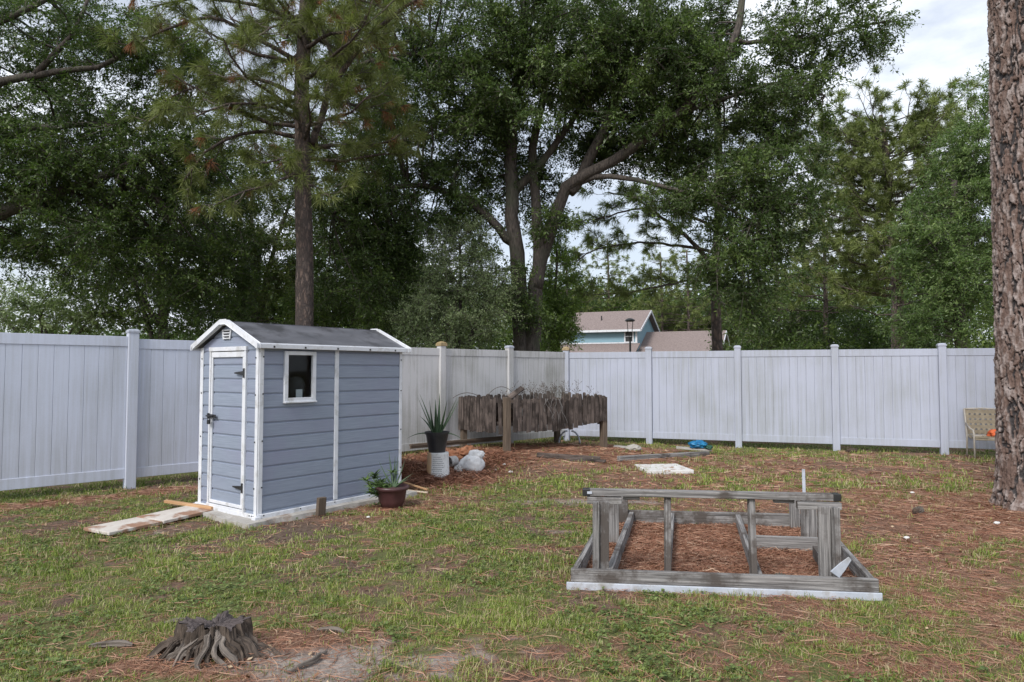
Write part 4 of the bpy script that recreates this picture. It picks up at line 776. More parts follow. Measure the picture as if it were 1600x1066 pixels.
# roof
rf = MB(); sl_ = (ZR - ZW) / (SW / 2)
def roofslab(mb, ysign, x0, x1, ya, yb, za, zb, th):
    vs = []
    for x in (x0, x1):
        vs += [(x, ya, za), (x, yb, zb), (x, yb, zb + th), (x, ya, za + th)]
    mb.add(vs, [(0, 1, 2, 3), (7, 6, 5, 4), (0, 4, 5, 1), (1, 5, 6, 2), (2, 6, 7, 3), (3, 7, 4, 0)])
ov = .05; ze = ZW - sl_ * ov + .012
roofslab(rf, 1, -.05, SD + .05, -ov, SW / 2 - .04, ze, ZR - sl_ * .04 + .012, .022); roofslab(rf, 1, -.05, SD + .05, SW + ov, SW / 2 + .04, ze, ZR - sl_ * .04 + .012, .022)
roofslab(rf, 1, -.05, SD + .05, SW / 2 - .045, SW / 2 + .045, ZR - sl_ * .04 + .014, ZR - sl_ * .04 + .014, .026)
ro = rf.build('roof', MAT['roof'], shed)
fc = MB(); fc.box((SD / 2, -ov - .012, ze + .004), (SD + .16, .034, .048)); fc.box((SD / 2, SW + ov + .012, ze + .004), (SD + .16, .034, .048)); fc.box((SD / 2, -ov + .004, ze + .031), (SD + .15, .02, .010))
fc.build('fascia', MAT['trimwhite'], ro, .007)
for x in (-.062, SD + .062):
    g = MB(); hh = .06
    zt = ZR - sl_ * .04 + .05
    pts = [(-ov - .028, ze + .032), (SW / 2 - .06, zt), (SW / 2 + .06, zt), (SW + ov + .028, ze + .032), (SW + ov + .028, ze - .014), (SW / 2 + .06, zt - .048), (SW / 2 - .06, zt - .048), (-ov - .028, ze - .014)]
    n = 8; vs = [(x - .018, y, z) for y, z in pts] + [(x + .018, y, z) for y, z in pts]
    fs = []
    for (a, bq, c, d) in ((0, 1, 6, 7), (1, 2, 5, 6), (2, 3, 4, 5)): fs += [(a, bq, c, d), (d + 8, c + 8, bq + 8, a + 8)]
    fs += [(i, (i + 1) % 8, (i + 1) % 8 + 8, i + 8) for i in range(8)]
    g.add(vs, fs); g.build('barge_board', MAT['trimwhite'], ro, .008)
for q in (.12, .5, .93, 1.4, 1.8): o_ = MB().box((0, 0, 0), (.018, .006, .02)).build('roof_clip', MAT['black'], ro); o_.location = (q, -ov - .031, ze - .002)
vt = MB(); yc = .60; zc = 1.935
for dz, hw in ((.048, .080), (.018, .072), (-.012, .064), (-.042, .056)): vt.box((-.01, yc, zc + dz), (.022, hw * 2, .012))
for sgn in (-1, 1): vt.beam((-.01, yc + sgn * .082, zc + .055), (-.01, yc + sgn * .058, zc - .05), .022, .014, (1, 0, 0))
ve = vt.build('gable_vent', MAT['trimwhite'], shed, .002); vb = MB(); vb.box((-.002, yc, zc), (.006, .125, .10)); vb.build('vent_opening', MAT['black'], ve)
def SL(x, y, z=0):  # shed local -> world
    a = pi / 2 - TH; return Vector((SX + x * cos(a) - y * sin(a), SY + x * sin(a) + y * cos(a), z))
# things inside the shed behind the pane
cdm = MB(); cdm.box((0, 0, .045), (.085, .012, .09)); q = cdm.build('white_card', MAT['trimwhite'], None, .003); q.location = SL(.52, .055, WZ0 + .02); q.rotation_euler = (0, 0, pi / 2 - TH + .1); meta(q, 'small white card standing inside the shed window on its sill', 'card')
sh_ = MB(); sh_.box((0, 0, .01), (.5, .10, .02)); sh_.box((0, .02, -.05), (.03, .08, .12))
q = sh_.build('window_shelf', MAT['greywood'], shed); q.location = (.49, .085, WZ0 - .0)
bgm = MB(); bgm.lathe([(.05, 0), (.10, .01), (.115, .10), (.10, .19), (.06, .24), (.02, .25)], 14)
q = bgm.build('grey_sack', M('dim_sack', (.05, .05, .055), (.09, .09, .10), .8), None, smooth=True); q.location = SL(.60, .23, WZ0 + .0); q.scale = (1, .7, 1); meta(q, 'slumped grey sack seen dimly inside the shed behind the window', 'sack')
rk = MB(); rk.box((.6, .3, WZ0 - .01), (.7, .3, .02)); rk.build('inner_shelf', MAT['greywood'], shed)
# slab
def slab_mesh():
    P = [(-.20, -.16), (.1, -.13), (.6, -.16), (1.1, -.12), (1.6, -.20), (SD + .12, -.16), (SD + .12, SW + .12), (-.12, SW + .10), (-.16, .7), (-.19, .3)]
    n = len(P); PP = []
    for i in range(n):
        a, b_ = P[i], P[(i + 1) % n]; m = max(1, int(math.dist(a, b_) / .09))
        for j in range(m):
            t = j / m; PP.append((a[0] + (b_[0] - a[0]) * t + random.uniform(-.015, .015), a[1] + (b_[1] - a[1]) * t + random.uniform(-.015, .015)))
    n = len(PP); mb = MB(); top = [(x, y, .050 + random.uniform(-.004, .004)) for x, y in PP]; bot = [(x * 1.01, y + (-.02 if y < 0 else .01), -.06) for x, y in PP]
    mid = (SD / 2, SW / 2, .05)
    mb.add(top + bot + [mid], [(i, (i + 1) % n, 2 * n) for i in range(n)] + [((i + 1) % n, i, i + n, (i + 1) % n + n) for i in range(n)])
    o = mb.build('concrete_slab', MAT['concrete'], None); o.location = (SX, SY, 0); o.rotation_euler = (0, 0, pi / 2 - TH)
    meta(o, 'rough concrete slab under the grey shed', 'slab')
slab_mesh()
q = MB().box((0, 0, .0), (.10, .045, .26)).build('stake', MAT['postwood'], None, .004); q.location = SL(.62, -.215, .07); q.rotation_euler = (.06, .03, pi / 2 - TH + .05); meta(q, 'short dark wooden stake against the slab edge below the shed window wall', 'stake')
# plank path
def board(name, label, cat, a, b, wd, th, z, mat, group=None, bev=.004, rx=0):
    a = Vector(a); b = Vector(b); d = b - a; L = sqrt(d.x ** 2 + d.y ** 2)
    o = MB().box((0, 0, 0), (L, wd, th)).build(name, MAT[mat], None, bev); o.location = ((a.x + b.x) / 2, (a.y + b.y) / 2, z); o.rotation_euler = (rx, -math.atan2(d.z if len(d) > 2 else 0, L), math.atan2(d.y, d.x))
    return meta(o, label, cat, group)
board('path_board', 'pale stained board farthest from the shed in the two-board path', 'board', (-3.93, 6.52, 0), (-3.675, 6.985, 0), .42, .03, .03, 'plywood', 'boards laid as a path to the shed')
board('path_board', 'pale stained board touching the slab in front of the shed door', 'board', (-3.67, 6.99, .0), (-3.40, 7.50, .01), .44, .03, .04, 'plywood', 'boards laid as a path to the shed')
board('plank', 'narrow orange plank lying behind the pale path boards by the shed door', 'plank', (-3.92, 7.80, 0), (-3.22, 7.42, 0), .05, .03, .07, 'cedar')
# ================================================================ TIMBER FRAME
fr_ = thing('timber_frame', 'weathered grey timber frame lying upturned on the straw with short legs', 'frame', (.425, 4.94, 0), 0)
def F(u, v, z): return Vector((u * .993 + v * .251, -u * .117 + v * .985, z))
def fbeam(name, u0, v0, u1, v1, z0, z1, wd, mat='greywood', bev=.004, du=0):
    m = MB(); m.beam(F(u0, v0, (z0 + z1) / 2), F(u1, v1, (z0 + z1) / 2), wd, z1 - z0); return m.build(name, MAT[mat], fr_, bev)
fbeam('front_board', -.005, 0, 2.07, 0, .052, .138, .045)
fbeam('front_board', .0, .006, 2.062, .006, .030, .100, .052)
fbeam('white_strip', -.03, -.035, 2.09, -.030, -.01, .052, .016, 'board_white')
fbeam('back_board', .02, 2.08, 2.04, 2.08, .0, .142, .04)
fbeam('side_board', .02, .026, .02, 2.055, .0, .134, .04); fbeam('side_board', 2.04, .026, 2.04, 2.055, .0, .134, .04)
fbeam('joist', .262, .03, .262, 2.055, .0, .130, .045); fbeam('joist', .665, .03, .665, 2.055, .0, .130, .04); fbeam('joist', 1.30, .03, 1.30, 2.055, .0, .130, .045); fbeam('joist', 1.835, .03, 1.835, .95, -.01, .115, .045)
fbeam('cross_board', 1.325, 1.19, 2.015, 1.17, .0, .130, .04)
def leg(u, v, zt, wu, wv, dv=.0, name='leg', z0=0.0, du=0):
    m = MB(); m.beam(F(u, v, z0), F(u + du, v + dv, zt), wv, wu, (1, 0, 0)); return m.build(name, MAT['greywood'], fr_, .004)
leg(.165, .062, .60, .04, .09, .02); leg(.222, .066, .60, .068, .04, .02)
leg(1.745, .07, .60, .078, .04, .02); leg(1.815, .062, .60, .04, .09, .02)
leg(.165, 1.24, .455, .10, .045); leg(.185, 2.035, .36, .085, .045, z0=.0); leg(1.835, 2.035, .36, .09, .045); leg(1.845, 1.50, .42, .045, .09); leg(1.90, 1.50, .42, .085, .045)
leg(.672, .045, .625, .04, .06, .13, 'stud', .05); leg(1.262, .045, .625, .04, .06, .13, 'stud', .05)
fbeam('top_rail', .06, .155, 1.86, .155, .632, .678, .075)
fbeam('plate', .095, .125, .345, .125, .578, .626, .06); fbeam('plate', 1.57, .12, 1.865, .12, .575, .624, .06)
fbeam('plate', .43, 1.0, .52, 1.0, .438, .465, .05) if False else None
fbeam('rail_block', .35, .19, .47, .19, .60, .628, .05); fbeam('rail_block', 1.42, .19, 1.56, .19, .60, .628, .05)
for u_ in (.085, 1.84):
    m = MB(); m.box(F(u_, .155, .655), (.055, .080, .050), Matrix.Rotation(-.117, 3, 'Z')); m.build('rotten_end', MAT['black'], fr_, .004)
m = MB(); m.box(F(.115, .112, .657), (.035, .004, .018)); m.build('metal_tag', MAT['board_white'], fr_)
br = MB(); p0_, p1_ = F(1.785, -.004, .150), F(1.90, -.016, .262); d_ = (p1_ - p0_); n_ = Vector((-.5, 0, .62)).normalized()
br.add([tuple(p0_ + n_ * .036 + Vector((0, s_, 0))) if k_ == 0 else tuple(q_ + Vector((0, s_, 0))) for s_ in (-.005, .005) for k_, q_ in enumerate((p0_, p0_ - n_ * .036 + d_ * .12, p0_ + d_ * .55 - n_ * .022, p1_, p1_ + n_ * .028, p0_ + d_ * .55 + n_ * .036))], [(0, 1, 2, 3, 4, 5), (11, 10, 9, 8, 7, 6)] + [(i_, i_ + 6, (i_ + 1) % 6 + 6, (i_ + 1) % 6) for i_ in range(6)]); br.build('white_bracket', MAT['board_white'], fr_, .003)

w_ = MB(); w_.beam((0, 0, -.03), (.0, .02, .57), .012, .03, (1, 0, 0)); q = w_.build('marker_stake', MAT['board_white'], None, .003); p_ = F(1.95, 2.14, 0) + Vector((.425, 4.94, 0)); q.location = p_; meta(q, 'thin white marker stake standing behind the timber frame', 'stake')
# ================================================================ RAISED PLANTER
pc = Vector((-.09, 11.85, 0)); pl_ = Vector((-.90, 12.78, 0)); pr = Vector((1.72, 12.9, 0)); pb = pl_ + pr - pc
plt_ = thing('raised_planter', 'rotting raised planter box clad in dark wooden pickets on four legs', 'planter', tuple(pc))
def PL(p, z=0): return Vector((p[0] - pc.x, p[1] - pc.y, z))
for (p, zt, ex) in ((pc, 1.085, .12), (pl_, 1.02, .10), (pr, 1.05, .12), (pb, 1.0, .10)):
    g0 = hz(p.x, p.y) - .06; m = MB(); m.beam(PL(p, g0), PL(p, zt), ex, .10, (pr - pc).normalized()); m.build('leg', MAT['postwood'], plt_, .005)
def pickets(a, b, z0f, z1f, out, seed, gap=.02):
    rr = random.Random(seed); d = (b - a); L = d.length; d.normalize(); n = Vector((d.y, -d.x, 0)) * out; m = MB(); s = .03
    while s < L - .05:
        wd = rr.uniform(.07, .10); t = (s + wd / 2) / L; z0 = z0f(t) + rr.uniform(-.02, .02); z1 = z1f(t) + rr.uniform(-.035, .03); c = PL(a + d * (s + wd / 2)) + n * (.065 + rr.uniform(0, .008)); lean = rr.uniform(-.022, .022)
        if rr.random() > .012:
            hw = wd / 2 - .003; pts = [(-hw, z0), (hw, z0 + rr.uniform(-.01, .01)), (hw + lean, z1 - .03), (hw * .55 + lean, z1), (-hw * .55 + lean, z1), (-hw + lean, z1 - .03)]
            off = rr.uniform(0, 9); vs = []; gs = []
            for o_ in (-.009, .009):
                for u, z in pts: vs.append(c + d * u + n * o_ + Vector((0, 0, z))); gs.append((z + off, u + off, o_))
            m.add(vs, [(0, 1, 2, 3, 4, 5), (11, 10, 9, 8, 7, 6)] + [(i, i + 6, (i + 1) % 6 + 6, (i + 1) % 6) for i in range(6)], gs)
        s += wd + rr.uniform(0, gap)
    return m.build('picket_side', MAT['darkwood'], plt_)
pickets(pl_ - (pc - pl_).normalized() * .10, pc - (pc - pl_).normalized() * .03, lambda t: .445 + .02 * t, lambda t: 1.075, 1, 3, .008)
pickets(pc + (pr - pc).normalized() * .05, pr, lambda t: .475 if t < .55 else .475 + .30 * (t - .55), lambda t: 1.05 + .0 * t if t < .6 else 1.07, 1, 5, .012)
pickets(pl_, pb, lambda t: .5, lambda t: 1.075 + .04 * t, -1, 8)
pickets(pr, pb, lambda t: .55, lambda t: 1.10, 1, 9)
m = MB()
for zz in (.62, .95):
    for a, b in ((pc, pl_), (pc, pr), (pr, pb), (pl_, pb)): m.beam(PL(a, zz), PL(b, zz), .035, .07)
m.build('inner_rails', MAT['darkwood'], plt_)
cen = (pc + pb) / 2
m = MB(); nx = 16
for i in range(nx + 1):
    for j in range(nx + 1):
        p = pc + (pr - pc) * (.04 + .92 * i / nx) + (pl_ - pc) * (.04 + .92 * j / nx); m.v.append(tuple(PL(p, .88 + .12 * float(vn(i * .5, j * .5, s=9))))); m.g.append(m.v[-1])
m.f = [(i * (nx + 1) + j, (i + 1) * (nx + 1) + j, (i + 1) * (nx + 1) + j + 1, i * (nx + 1) + j + 1) for i in range(nx) for j in range(nx)]
MAT['soil'] = M('planter_soil', (.03, .02, .015), (.10, .07, .05), .95, 30, src='obj', bs=1, bd=.02)
m.build('soil', MAT['soil'], plt_)
# dry stems growing in it
m = MB(); rr = random.Random(4)
for k in range(46):
    t = rr.uniform(.28, .98) ; s = rr.uniform(.2, .9); p = pc + (pr - pc) * t + (pl_ - pc) * s; h = rr.uniform(.16, .42); z0 = .92; dx, dy = rr.uniform(-.12, .12), rr.uniform(-.08, .08)
    P = [PL(p, z0), PL(p, z0 + h * .5) + Vector((dx * .4, dy * .4, 0)), PL(p, z0 + h) + Vector((dx, dy, 0))]; m.tube(P, [.0035, .003, .0018], 3, False)
    for q_ in range(7):
        a = P[1].lerp(P[2], rr.random()); e = a + Vector((rr.uniform(-.09, .09), rr.uniform(-.06, .06), rr.uniform(.01, .10))); m.tube([a, e], [.002, .0014], 3, False)
        for z_ in range(2): m.box(a.lerp(e, rr.uniform(.5, 1)), (.010, .004, .012), Matrix.Rotation(rr.uniform(0, 3), 3, 'Y'))
q = m.build('dead_weeds', MAT['twig'], None); q.location = pc; meta(q, 'tangle of dead grey weed stems standing in the raised planter', 'dead plant')
m = MB()
for k in range(2):
    z = 1.06; P = []
    for i in range(15):
        t = i / 14; P.append(PL(pc + (pr - pc) * ((.06 + .30 * t) if k == 0 else (-.26 + .26 * t)) + (pl_ - pc) * .6, z + (.19 if k == 0 else .09) * sin(pi * t) ** .8))
    m.tube(P, .006, 5)
q = m.build('bent_vines', MAT['twig'], None, smooth=True); q.location = pc; meta(q, 'grey vine hoops arching over the planter rim', 'vine')
m = MB(); m.box((0, 0, 0), (.32, .12, .022)); q = m.build('broken_board', MAT['darkwood'], None, .003); a_ = pc + (pr - pc) * .22 + (pl_ - pc) * .35; q.location = (a_.x + .05, a_.y, 1.15); q.rotation_euler = (.5, R(-33), .45); meta(q, 'broken board sticking up out of the raised planter', 'board')
# roots hanging on its face
m = MB()
for k in range(9):
    t = rr.uniform(.34, .55); x0 = pc + (pr - pc) * t; nrm = Vector((.5, -.86, 0)); P = [PL(x0 + nrm * .095, 1.05)]
    for i in range(6): P.append(P[-1] + Vector((rr.uniform(-.05, .05), rr.uniform(-.02, .02), -rr.uniform(.05, .1))))
    m.tube(P, .004, 4)
q = m.build('dry_vine', MAT['greywood'], None, smooth=True); q.location = pc; meta(q, 'pale dry tendrils hanging down the front of the raised planter', 'vine')
m = MB()
for s_ in (-1, 1):
    m.tube([(s_ * (.04 + .17 * sin(t * pi / 2 / 6)), 0, .03 + .27 * cos(t * pi / 2 / 6)) for t in range(7)], .017, 8)
q = m.build('white_hoop', MAT['board_white'], None, smooth=True); q.location = (1.15, 13.75, .04); meta(q, 'white curved hoop under the far end of the raised planter', 'hoop')
m = MB(); m.beam((-1.72, 11.60, .285), (-.05, 13.25, .275), .05, .04); m.beam((-1.72, 11.61, .25), (-.05, 13.26, .24), .03, .05); q = m.build('fence_rail_bar', MAT['postwood'], None, .005, origin=(-1.7, 11.6, .0)); meta(q, 'long dark bar lying along the foot of the fence behind the aloe', 'bar')
# ================================================================ BED EDGING, PAVER, BAGS
def gboard(name, label, a, b, wd, th, mat, group=None, lift=0.0, cat='edging board'):
    n = 10; m = MB(); a = Vector(a); b = Vector(b)
    za = hz(*a) ; zb_ = hz(*b); m.beam((0, 0, 0), ((b - a).x, (b - a).y, zb_ - za), wd, th); q = m.build(name, MAT[mat], None, .006); q.location = (a.x, a.y, za + th * .3 + lift); meta(q, label, cat, group); return q
gboard('edging_board', 'dark rotten edging board left of the gap in the flower bed border', (.42, 11.55), (1.45, 11.30), .07, .09, 'darkwood', 'timbers edging the flower bed')
gboard('edging_board', 'short dark timber lying in front of the left edging board', (.95, 11.32), (1.52, 11.16), .10, .06, 'darkwood', 'timbers edging the flower bed')
gboard('edging_board', 'long grey edging timber right of the gap in the flower bed border', (1.76, 11.35), (3.55, 12.45), .08, .10, 'greywood', 'timbers edging the flower bed')
gboard('edging_board', 'flat pale board resting on the far end of the long edging timber', (3.05, 12.75), (3.66, 12.62), .22, .03, 'concrete', 'timbers edging the flower bed', .08)
def blob(name, label, cat, loc, dims, mat, seed=0, amp=.35, fr=3.0, flat=True, parent=None, rz=0, sharp=0):
    nu, nv = 40, 24; vs = []; th = np.linspace(0, 2 * pi, nu, endpoint=False); ph = np.linspace(0.02, pi - .02, nv); T, P = np.meshgrid(th, ph)
    x = np.sin(P) * np.cos(T); y = np.sin(P) * np.sin(T); z = np.cos(P)
    r = 1 + amp * (fbm(x * fr + 9, y * fr + 9, z * fr + 9, s=seed, o=4) - .5) * 2
    if sharp: r = r - sharp * np.abs(fbm(x * fr * 1.7 + 5, y * fr * 1.7 + 5, z * fr * 1.7 + 5, s=seed + 3, o=3) - .5) * 2
    x, y, z = x * r * dims[0] / 2, y * r * dims[1] / 2, z * r * dims[2] / 2
    if flat: z = np.maximum(z, -dims[2] * .36)
    z = z + dims[2] * .36
    i = np.arange(nu * nv).reshape(nv, nu); q = np.stack([i[:-1], np.roll(i[:-1], -1, 1), np.roll(i[1:], -1, 1), i[1:]], -1).reshape(-1, 4)[:, ::-1]
    V = np.stack([x, y, z], -1).reshape(-1, 3); o = raw(name, V, q, None, MAT[mat] if isinstance(mat, str) else mat, parent, True, {'gc': V}, loc)
    o.rotation_euler = (0, 0, rz)
    if cat: meta(o, label, cat)
    return o
MAT['blue'] = M('blue_plastic', (.0, .09, .26), (.03, .27, .48), .35, 8, src='obj', bs=.5, bd=.02); MAT['bagwhite'] = M('white_sack', (.50, .51, .53), (.74, .74, .74), .6, 7, src='obj', bs=.7, bd=.02, spots=(9, .62, .7, (.42, .33, .27)))
blob('plastic_bag', 'crumpled bright blue plastic bag on the pale board by the fence', 'bag', (3.42, 12.62, hz(3.42, 12.62) + .12), (.40, .24, .16), 'blue', 5, .35, 2.5, sharp=.7)
blob('plastic_pouch', 'dark green crumpled wrapper beside the blue bag by the fence', 'wrapper', (3.60, 12.55, hz(3.6, 12.55) + .11), (.14, .16, .09), M('green_wrap', (.01, .05, .03), (.03, .12, .08), .4, src='obj'), 6, .35, 2.5, sharp=.6)
gboard('flat_stone', 'flat grey stone slab beside the right leg of the raised planter', (1.95, 13.15), (2.35, 13.05), .25, .04, 'concrete', None, .0, 'slab')
blob('rock_pile', 'small heap of grey rubble between the planter and the blue bag', 'rubble', (2.25, 12.75, hz(2.25, 12.75) - .01), (.30, .2, .13), 'concrete', 15, .5, 5)
blob('dark_clod', 'dark lump of debris at the foot of the fence post', 'debris', (6.45, 13.0, hz(6.45, 13.0)), (.26, .12, .09), 'soil', 12, .4)
m = MB(); P = [(-.36, .28), (.33, .38), (.42, -.34), (-.30, -.42)]; m.add([(x, y, .03) for x, y in P] + [(x, y, -.03) for x, y in P], [(3, 2, 1, 0), (0, 1, 5, 4), (1, 2, 6, 5), (2, 3, 7, 6), (3, 0, 4, 7), (4, 5, 6, 7)])
q = m.build('paver', MAT['paver'], None, .006); q.location = (2.30, 10.62, hz(2.3, 10.6) + .022); meta(q, 'flat whitish square paver lying in the grass in front of the flower bed', 'paver')
# bucket with aloe pot
m = MB(); m.lathe([(.165, 0), (.167, .02), (.162, .03), (.150, .34), (.147, .36), (.05, .362), (.001, .362)], 32)
mb_, t_, p__ = base('bucket_plastic'); v_ = coords(t_, 'obj'); n_ = noise(t_, v_, 5, 5, .6); sx = t_.nodes.new('ShaderNodeSeparateXYZ'); t_.links.new(v_, sx.inputs[0])
ad = nn(t_, 'ShaderNodeMath', operation='MULTIPLY_ADD'); t_.links.new(n_, ad.inputs[0]); ad.inputs[1].default_value = .05; t_.links.new(sx.outputs[0], ad.inputs[2])
fr2 = ramp(t_, ad.outputs[0], [(0.0, (1, 1, 1)), (.02, (0, 0, 0))]);
ad2 = nn(t_, 'ShaderNodeMath', operation='MULTIPLY_ADD'); t_.links.new(ad.outputs[0], ad2.inputs[0]); ad2.inputs[1].default_value = 3.2; ad2.inputs[2].default_value = .42
stn = ramp(t_, ad2.outputs[0], [(.06, (.40, .24, .11)), (.20, (.50, .34, .18)), (.27, (.60, .60, .58)), (.8, (.66, .67, .67))])
n3_ = noise(t_, v_, 24, 6, .7); stn = mixc(t_, ramp(t_, n3_, [(.5, (0, 0, 0)), (.72, (.6, .6, .6))]), stn, (.30, .28, .25))
t_.links.new(stn, p__.inputs['Base Color']); p__.inputs['Roughness'].default_value = .55
bk = thing('bucket', 'upturned dirty white bucket with a rust stain holding up the aloe pot', 'bucket', (-1.04, 9.66, hz(-1.04, 9.66) - .035)); m.build('shell', mb_, bk, smooth=True)
m = MB(); rr = random.Random(9)
for row in range(9):
    z = .30 - row * .028; th = -2.05 + rr.uniform(0, .2)
    while th < -1.05 + rr.uniform(-.3, .3):
        wd = rr.uniform(.03, .12); r0 = .163 - z * .04 + .0005
        m.add([((r0) * cos(a), (r0) * sin(a), zz) for a, zz in ((th, z), (th + wd, z), (th + wd, z + .009), (th, z + .009))], [(0, 1, 2, 3)]); th += wd + .03
m.build('faded_print', M('faded_ink', (.12, .13, .15), (.25, .26, .28), .6), bk)
pot = thing('aloe_pot', 'black plastic pot with a tall spiky aloe on the upturned bucket', 'potted plant', (-1.055, 9.66, hz(-1.04, 9.66) - .035 + .362))
m = MB(); m.lathe([(.115, 0), (.158, .25), (.172, .252), (.176, .285), (.166, .286), (.155, .25), (.001, .245)], 28); m.build('pot', M('black_plastic', (.012, .012, .014), (.035, .035, .038), .45, src='obj'), pot, smooth=False)
def leafstrip(m, p0, az, L, w0, el, curl, fold=.35, n=9, thick=.012):
    p = Vector(p0); vs = []; k = len(m.v); e = el
    for i in range(n + 1):
        t = i / n; d = Vector((cos(az) * cos(e), sin(az) * cos(e), sin(e))); s_ = Vector((-sin(az), cos(az), 0)); up = s_.cross(d)
        ww = w0 * (1 - t ** 1.6) * (.75 + .5 * min(1, t * 4) * .5); ww = max(ww, .002)
        m.v += [tuple(p - s_ * ww - up * (-fold * ww)), tuple(p - up * thick * (1 - t)), tuple(p + s_ * ww + up * fold * ww), tuple(p + up * thick * .35 * (1 - t))]; m.g += m.v[-4:]
        p = p + d * (L / n); e += curl / n
    for i in range(n):
        a = k + i * 4; b_ = a + 4
        for j in range(4): m.f.append((a + j, a + (j + 1) % 4, b_ + (j + 1) % 4, b_ + j))
MAT['aloe'] = M('aloe_leaf', (.045, .085, .045), (.11, .17, .085), .4, 3, src='obj', bs=.1)
m = MB()
for az, L, el, cu in ((pi / 2 + 1.35, .62, 1.25, -.15), (.35, .60, 1.0, .1), (1.2, .58, 1.5, 0), (pi + .5, .5, 1.35, .1), (-.6, .50, 1.25, .05), (-1.6, .40, 1.2, .1), (-.2, .36, .35, -1.2), (pi + .05, .42, .30, -1.0), (-.1, .62, 1.12, .0), (2.5, .40, .9, -.5), (pi + .25, .60, 1.12, .05), (1.9, .5, 1.4, 0)):
    leafstrip(m, (0.03 * cos(az), .03 * sin(az), .24), az, L, .032, el, cu)
m.build('aloe_leaves', MAT['aloe'], pot, smooth=True)
# glazed pot by the shed
tp = thing('planter_pot', 'maroon pot with a bushy plant beside the shed wall', 'potted plant', (-1.36, 7.80, hz(-1.36, 7.80) - .01))
m = MB(); m.lathe([(.105, 0), (.15, .10), (.165, .205), (.17, .21), (.19, .215), (.195, .25), (.175, .258), (.16, .23), (.001, .225)], 28); m.build('pot', M('maroon_pot', (.05, .020, .022), (.095, .042, .042), .4, 5, src='obj'), tp, smooth=True)
m = MB(); m.lathe([(.158, .228), (.1, .24), (.001, .243)], 16); m.build('soil', MAT['soil'], tp)
m = MB(); rr = random.Random(12)
for az, L, el, cu in ((2.2, .42, 1.2, .1), (1.2, .36, 1.35, 0), (.5, .34, 1.1, .2), (2.8, .36, .9, .2), (0, .28, .8, -.3), (1.7, .40, 1.0, 0), (-.5, .26, .7, -.4)): leafstrip(m, (.02, .02, .22), az, L, .018, el, cu)
m.build('aloe_leaves', MAT['aloe'], tp, smooth=True)
m = MB()
for k in range(30):
    az = rr.uniform(0, 2 * pi); cx, cy, cz = -.13 + rr.gauss(0, .085), rr.gauss(-.02, .07), .22 + rr.gauss(.0, .07) 
    if k % 3 == 0: m.tube([(-.03, 0, .22), ((cx - .03) / 2, cy / 2, .28), (cx, cy, cz)], .006, 5)
    for j in range(9):
        leafstrip(m, (cx, cy, cz), az + j * .7, rr.uniform(.07, .12), .017, rr.uniform(-.1, .9), -.5, .2, 4, .002)
m.build('foliage', M('succulent', (.035, .075, .02), (.12, .19, .045), .45, 12, src='obj'), tp, smooth=True)
# white sack and tins
MAT['tin'] = M('dull_tin', (.30, .28, .26), (.60, .60, .60), .5, 9, src='obj', spots=(7, .55, .62, (.25, .14, .08)))
blob('white_sack', 'full white sack slumped at the foot of the straw mound', 'sack', (-.60, 10.25, hz(-.6, 10.25) - .02), (.38, .30, .34), 'bagwhite', 21, .22, 1.5, sharp=.18)
blob('sack_neck', 'x', None, (.06, .02, .20), (.26, .20, .18), 'bagwhite', 23, .3, 2.0, sharp=.35)
bpy.data.objects['sack_neck'].parent = bpy.data.objects['white_sack']
t1 = MB(); t1.tube([(0, 0, 0), (.12, -.05, .03)], [.075, .078], 18, False); t1.tube([(.01, 0, 0), (.02, -.005, .0)], .07, 18); q = t1.build('tin_can', MAT['tin'], None, smooth=False); q.location = (-.85, 10.30, hz(-.85, 10.3) + .14); q.rotation_euler = (0, .3, -1.9); meta(q, 'open tin lying between the bucket and the white sack', 'tin')
blob('crumpled_wrapper', 'small crumpled pale wrapper lying in front of the tin', 'wrapper', (-.78, 9.98, hz(-.78, 9.98)), (.13, .12, .15), 'tin', 31, .5, 3, sharp=.6)
MAT['terracotta'] = M('terracotta_shards', (.22, .08, .035), (.42, .20, .11), .9, 7, src='obj', bs=.8, bd=.02)
for i, (x, y, d, l) in enumerate(((-.95, 10.85, (.34, .22, .18), 'orange brown broken clump nearest the aloe pot on the straw mound'), (-.72, 11.0, (.42, .26, .20), 'large orange brown clump behind the white sack'), (-1.35, 10.35, (.26, .22, .16), 'orange brown clump left of the aloe pot against the straw'))):
    blob('earth_clump', l, 'clump', (x, y, hz(x, y) + .0), d, 'terracotta', 40 + i, .5, 3.5, rz=i)
for i, (x, y, dd) in enumerate(((-.25, 10.35, .05), (-.02, 10.2, .07), (-.12, 10.75, .06), (-1.5, 7.2, .04), (4.85, 6.9, .06), (3.6, 6.3, .05), (5.0, 8.6, .05), (-.55, 9.75, .04))):
    blob('pebble', ['small pale pebble right of the white sack', 'largest pale pebble near the white sack', 'pale pebble beside the flower bed mound', 'small pebble in the grass right of the shed corner', 'white pebble in the straw left of the big pine trunk', 'white pebble in the grass right of the timber frame', 'pale pebble near the fence side of the big pine', 'small pebble between bucket and lawn'][i], 'pebble', (x, y, hz(x, y) + .012), (dd, dd * .8, dd * .5), 'paver', 60 + i, .3)
    bpy.context.view_layer.objects.active = None
for o in list(COL.objects):
    if o.name.startswith('pebble'): o['group'] = 'pale pebbles scattered on the ground'
board('leaning_stick', 'upper of two light wooden battens lying behind the maroon pot', 'batten', (-1.52, 8.95, .10), (-1.06, 8.66, .02), .035, .015, hz(-1.3, 8.8) + .09, 'cedar', 'battens behind the maroon pot', .002)
board('leaning_stick', 'lower pale wooden batten lying behind the maroon pot', 'batten', (-1.50, 8.66, .06), (-1.05, 8.60, .02), .035, .015, hz(-1.3, 8.6) + .045, 'palewood', 'battens behind the maroon pot', .002)
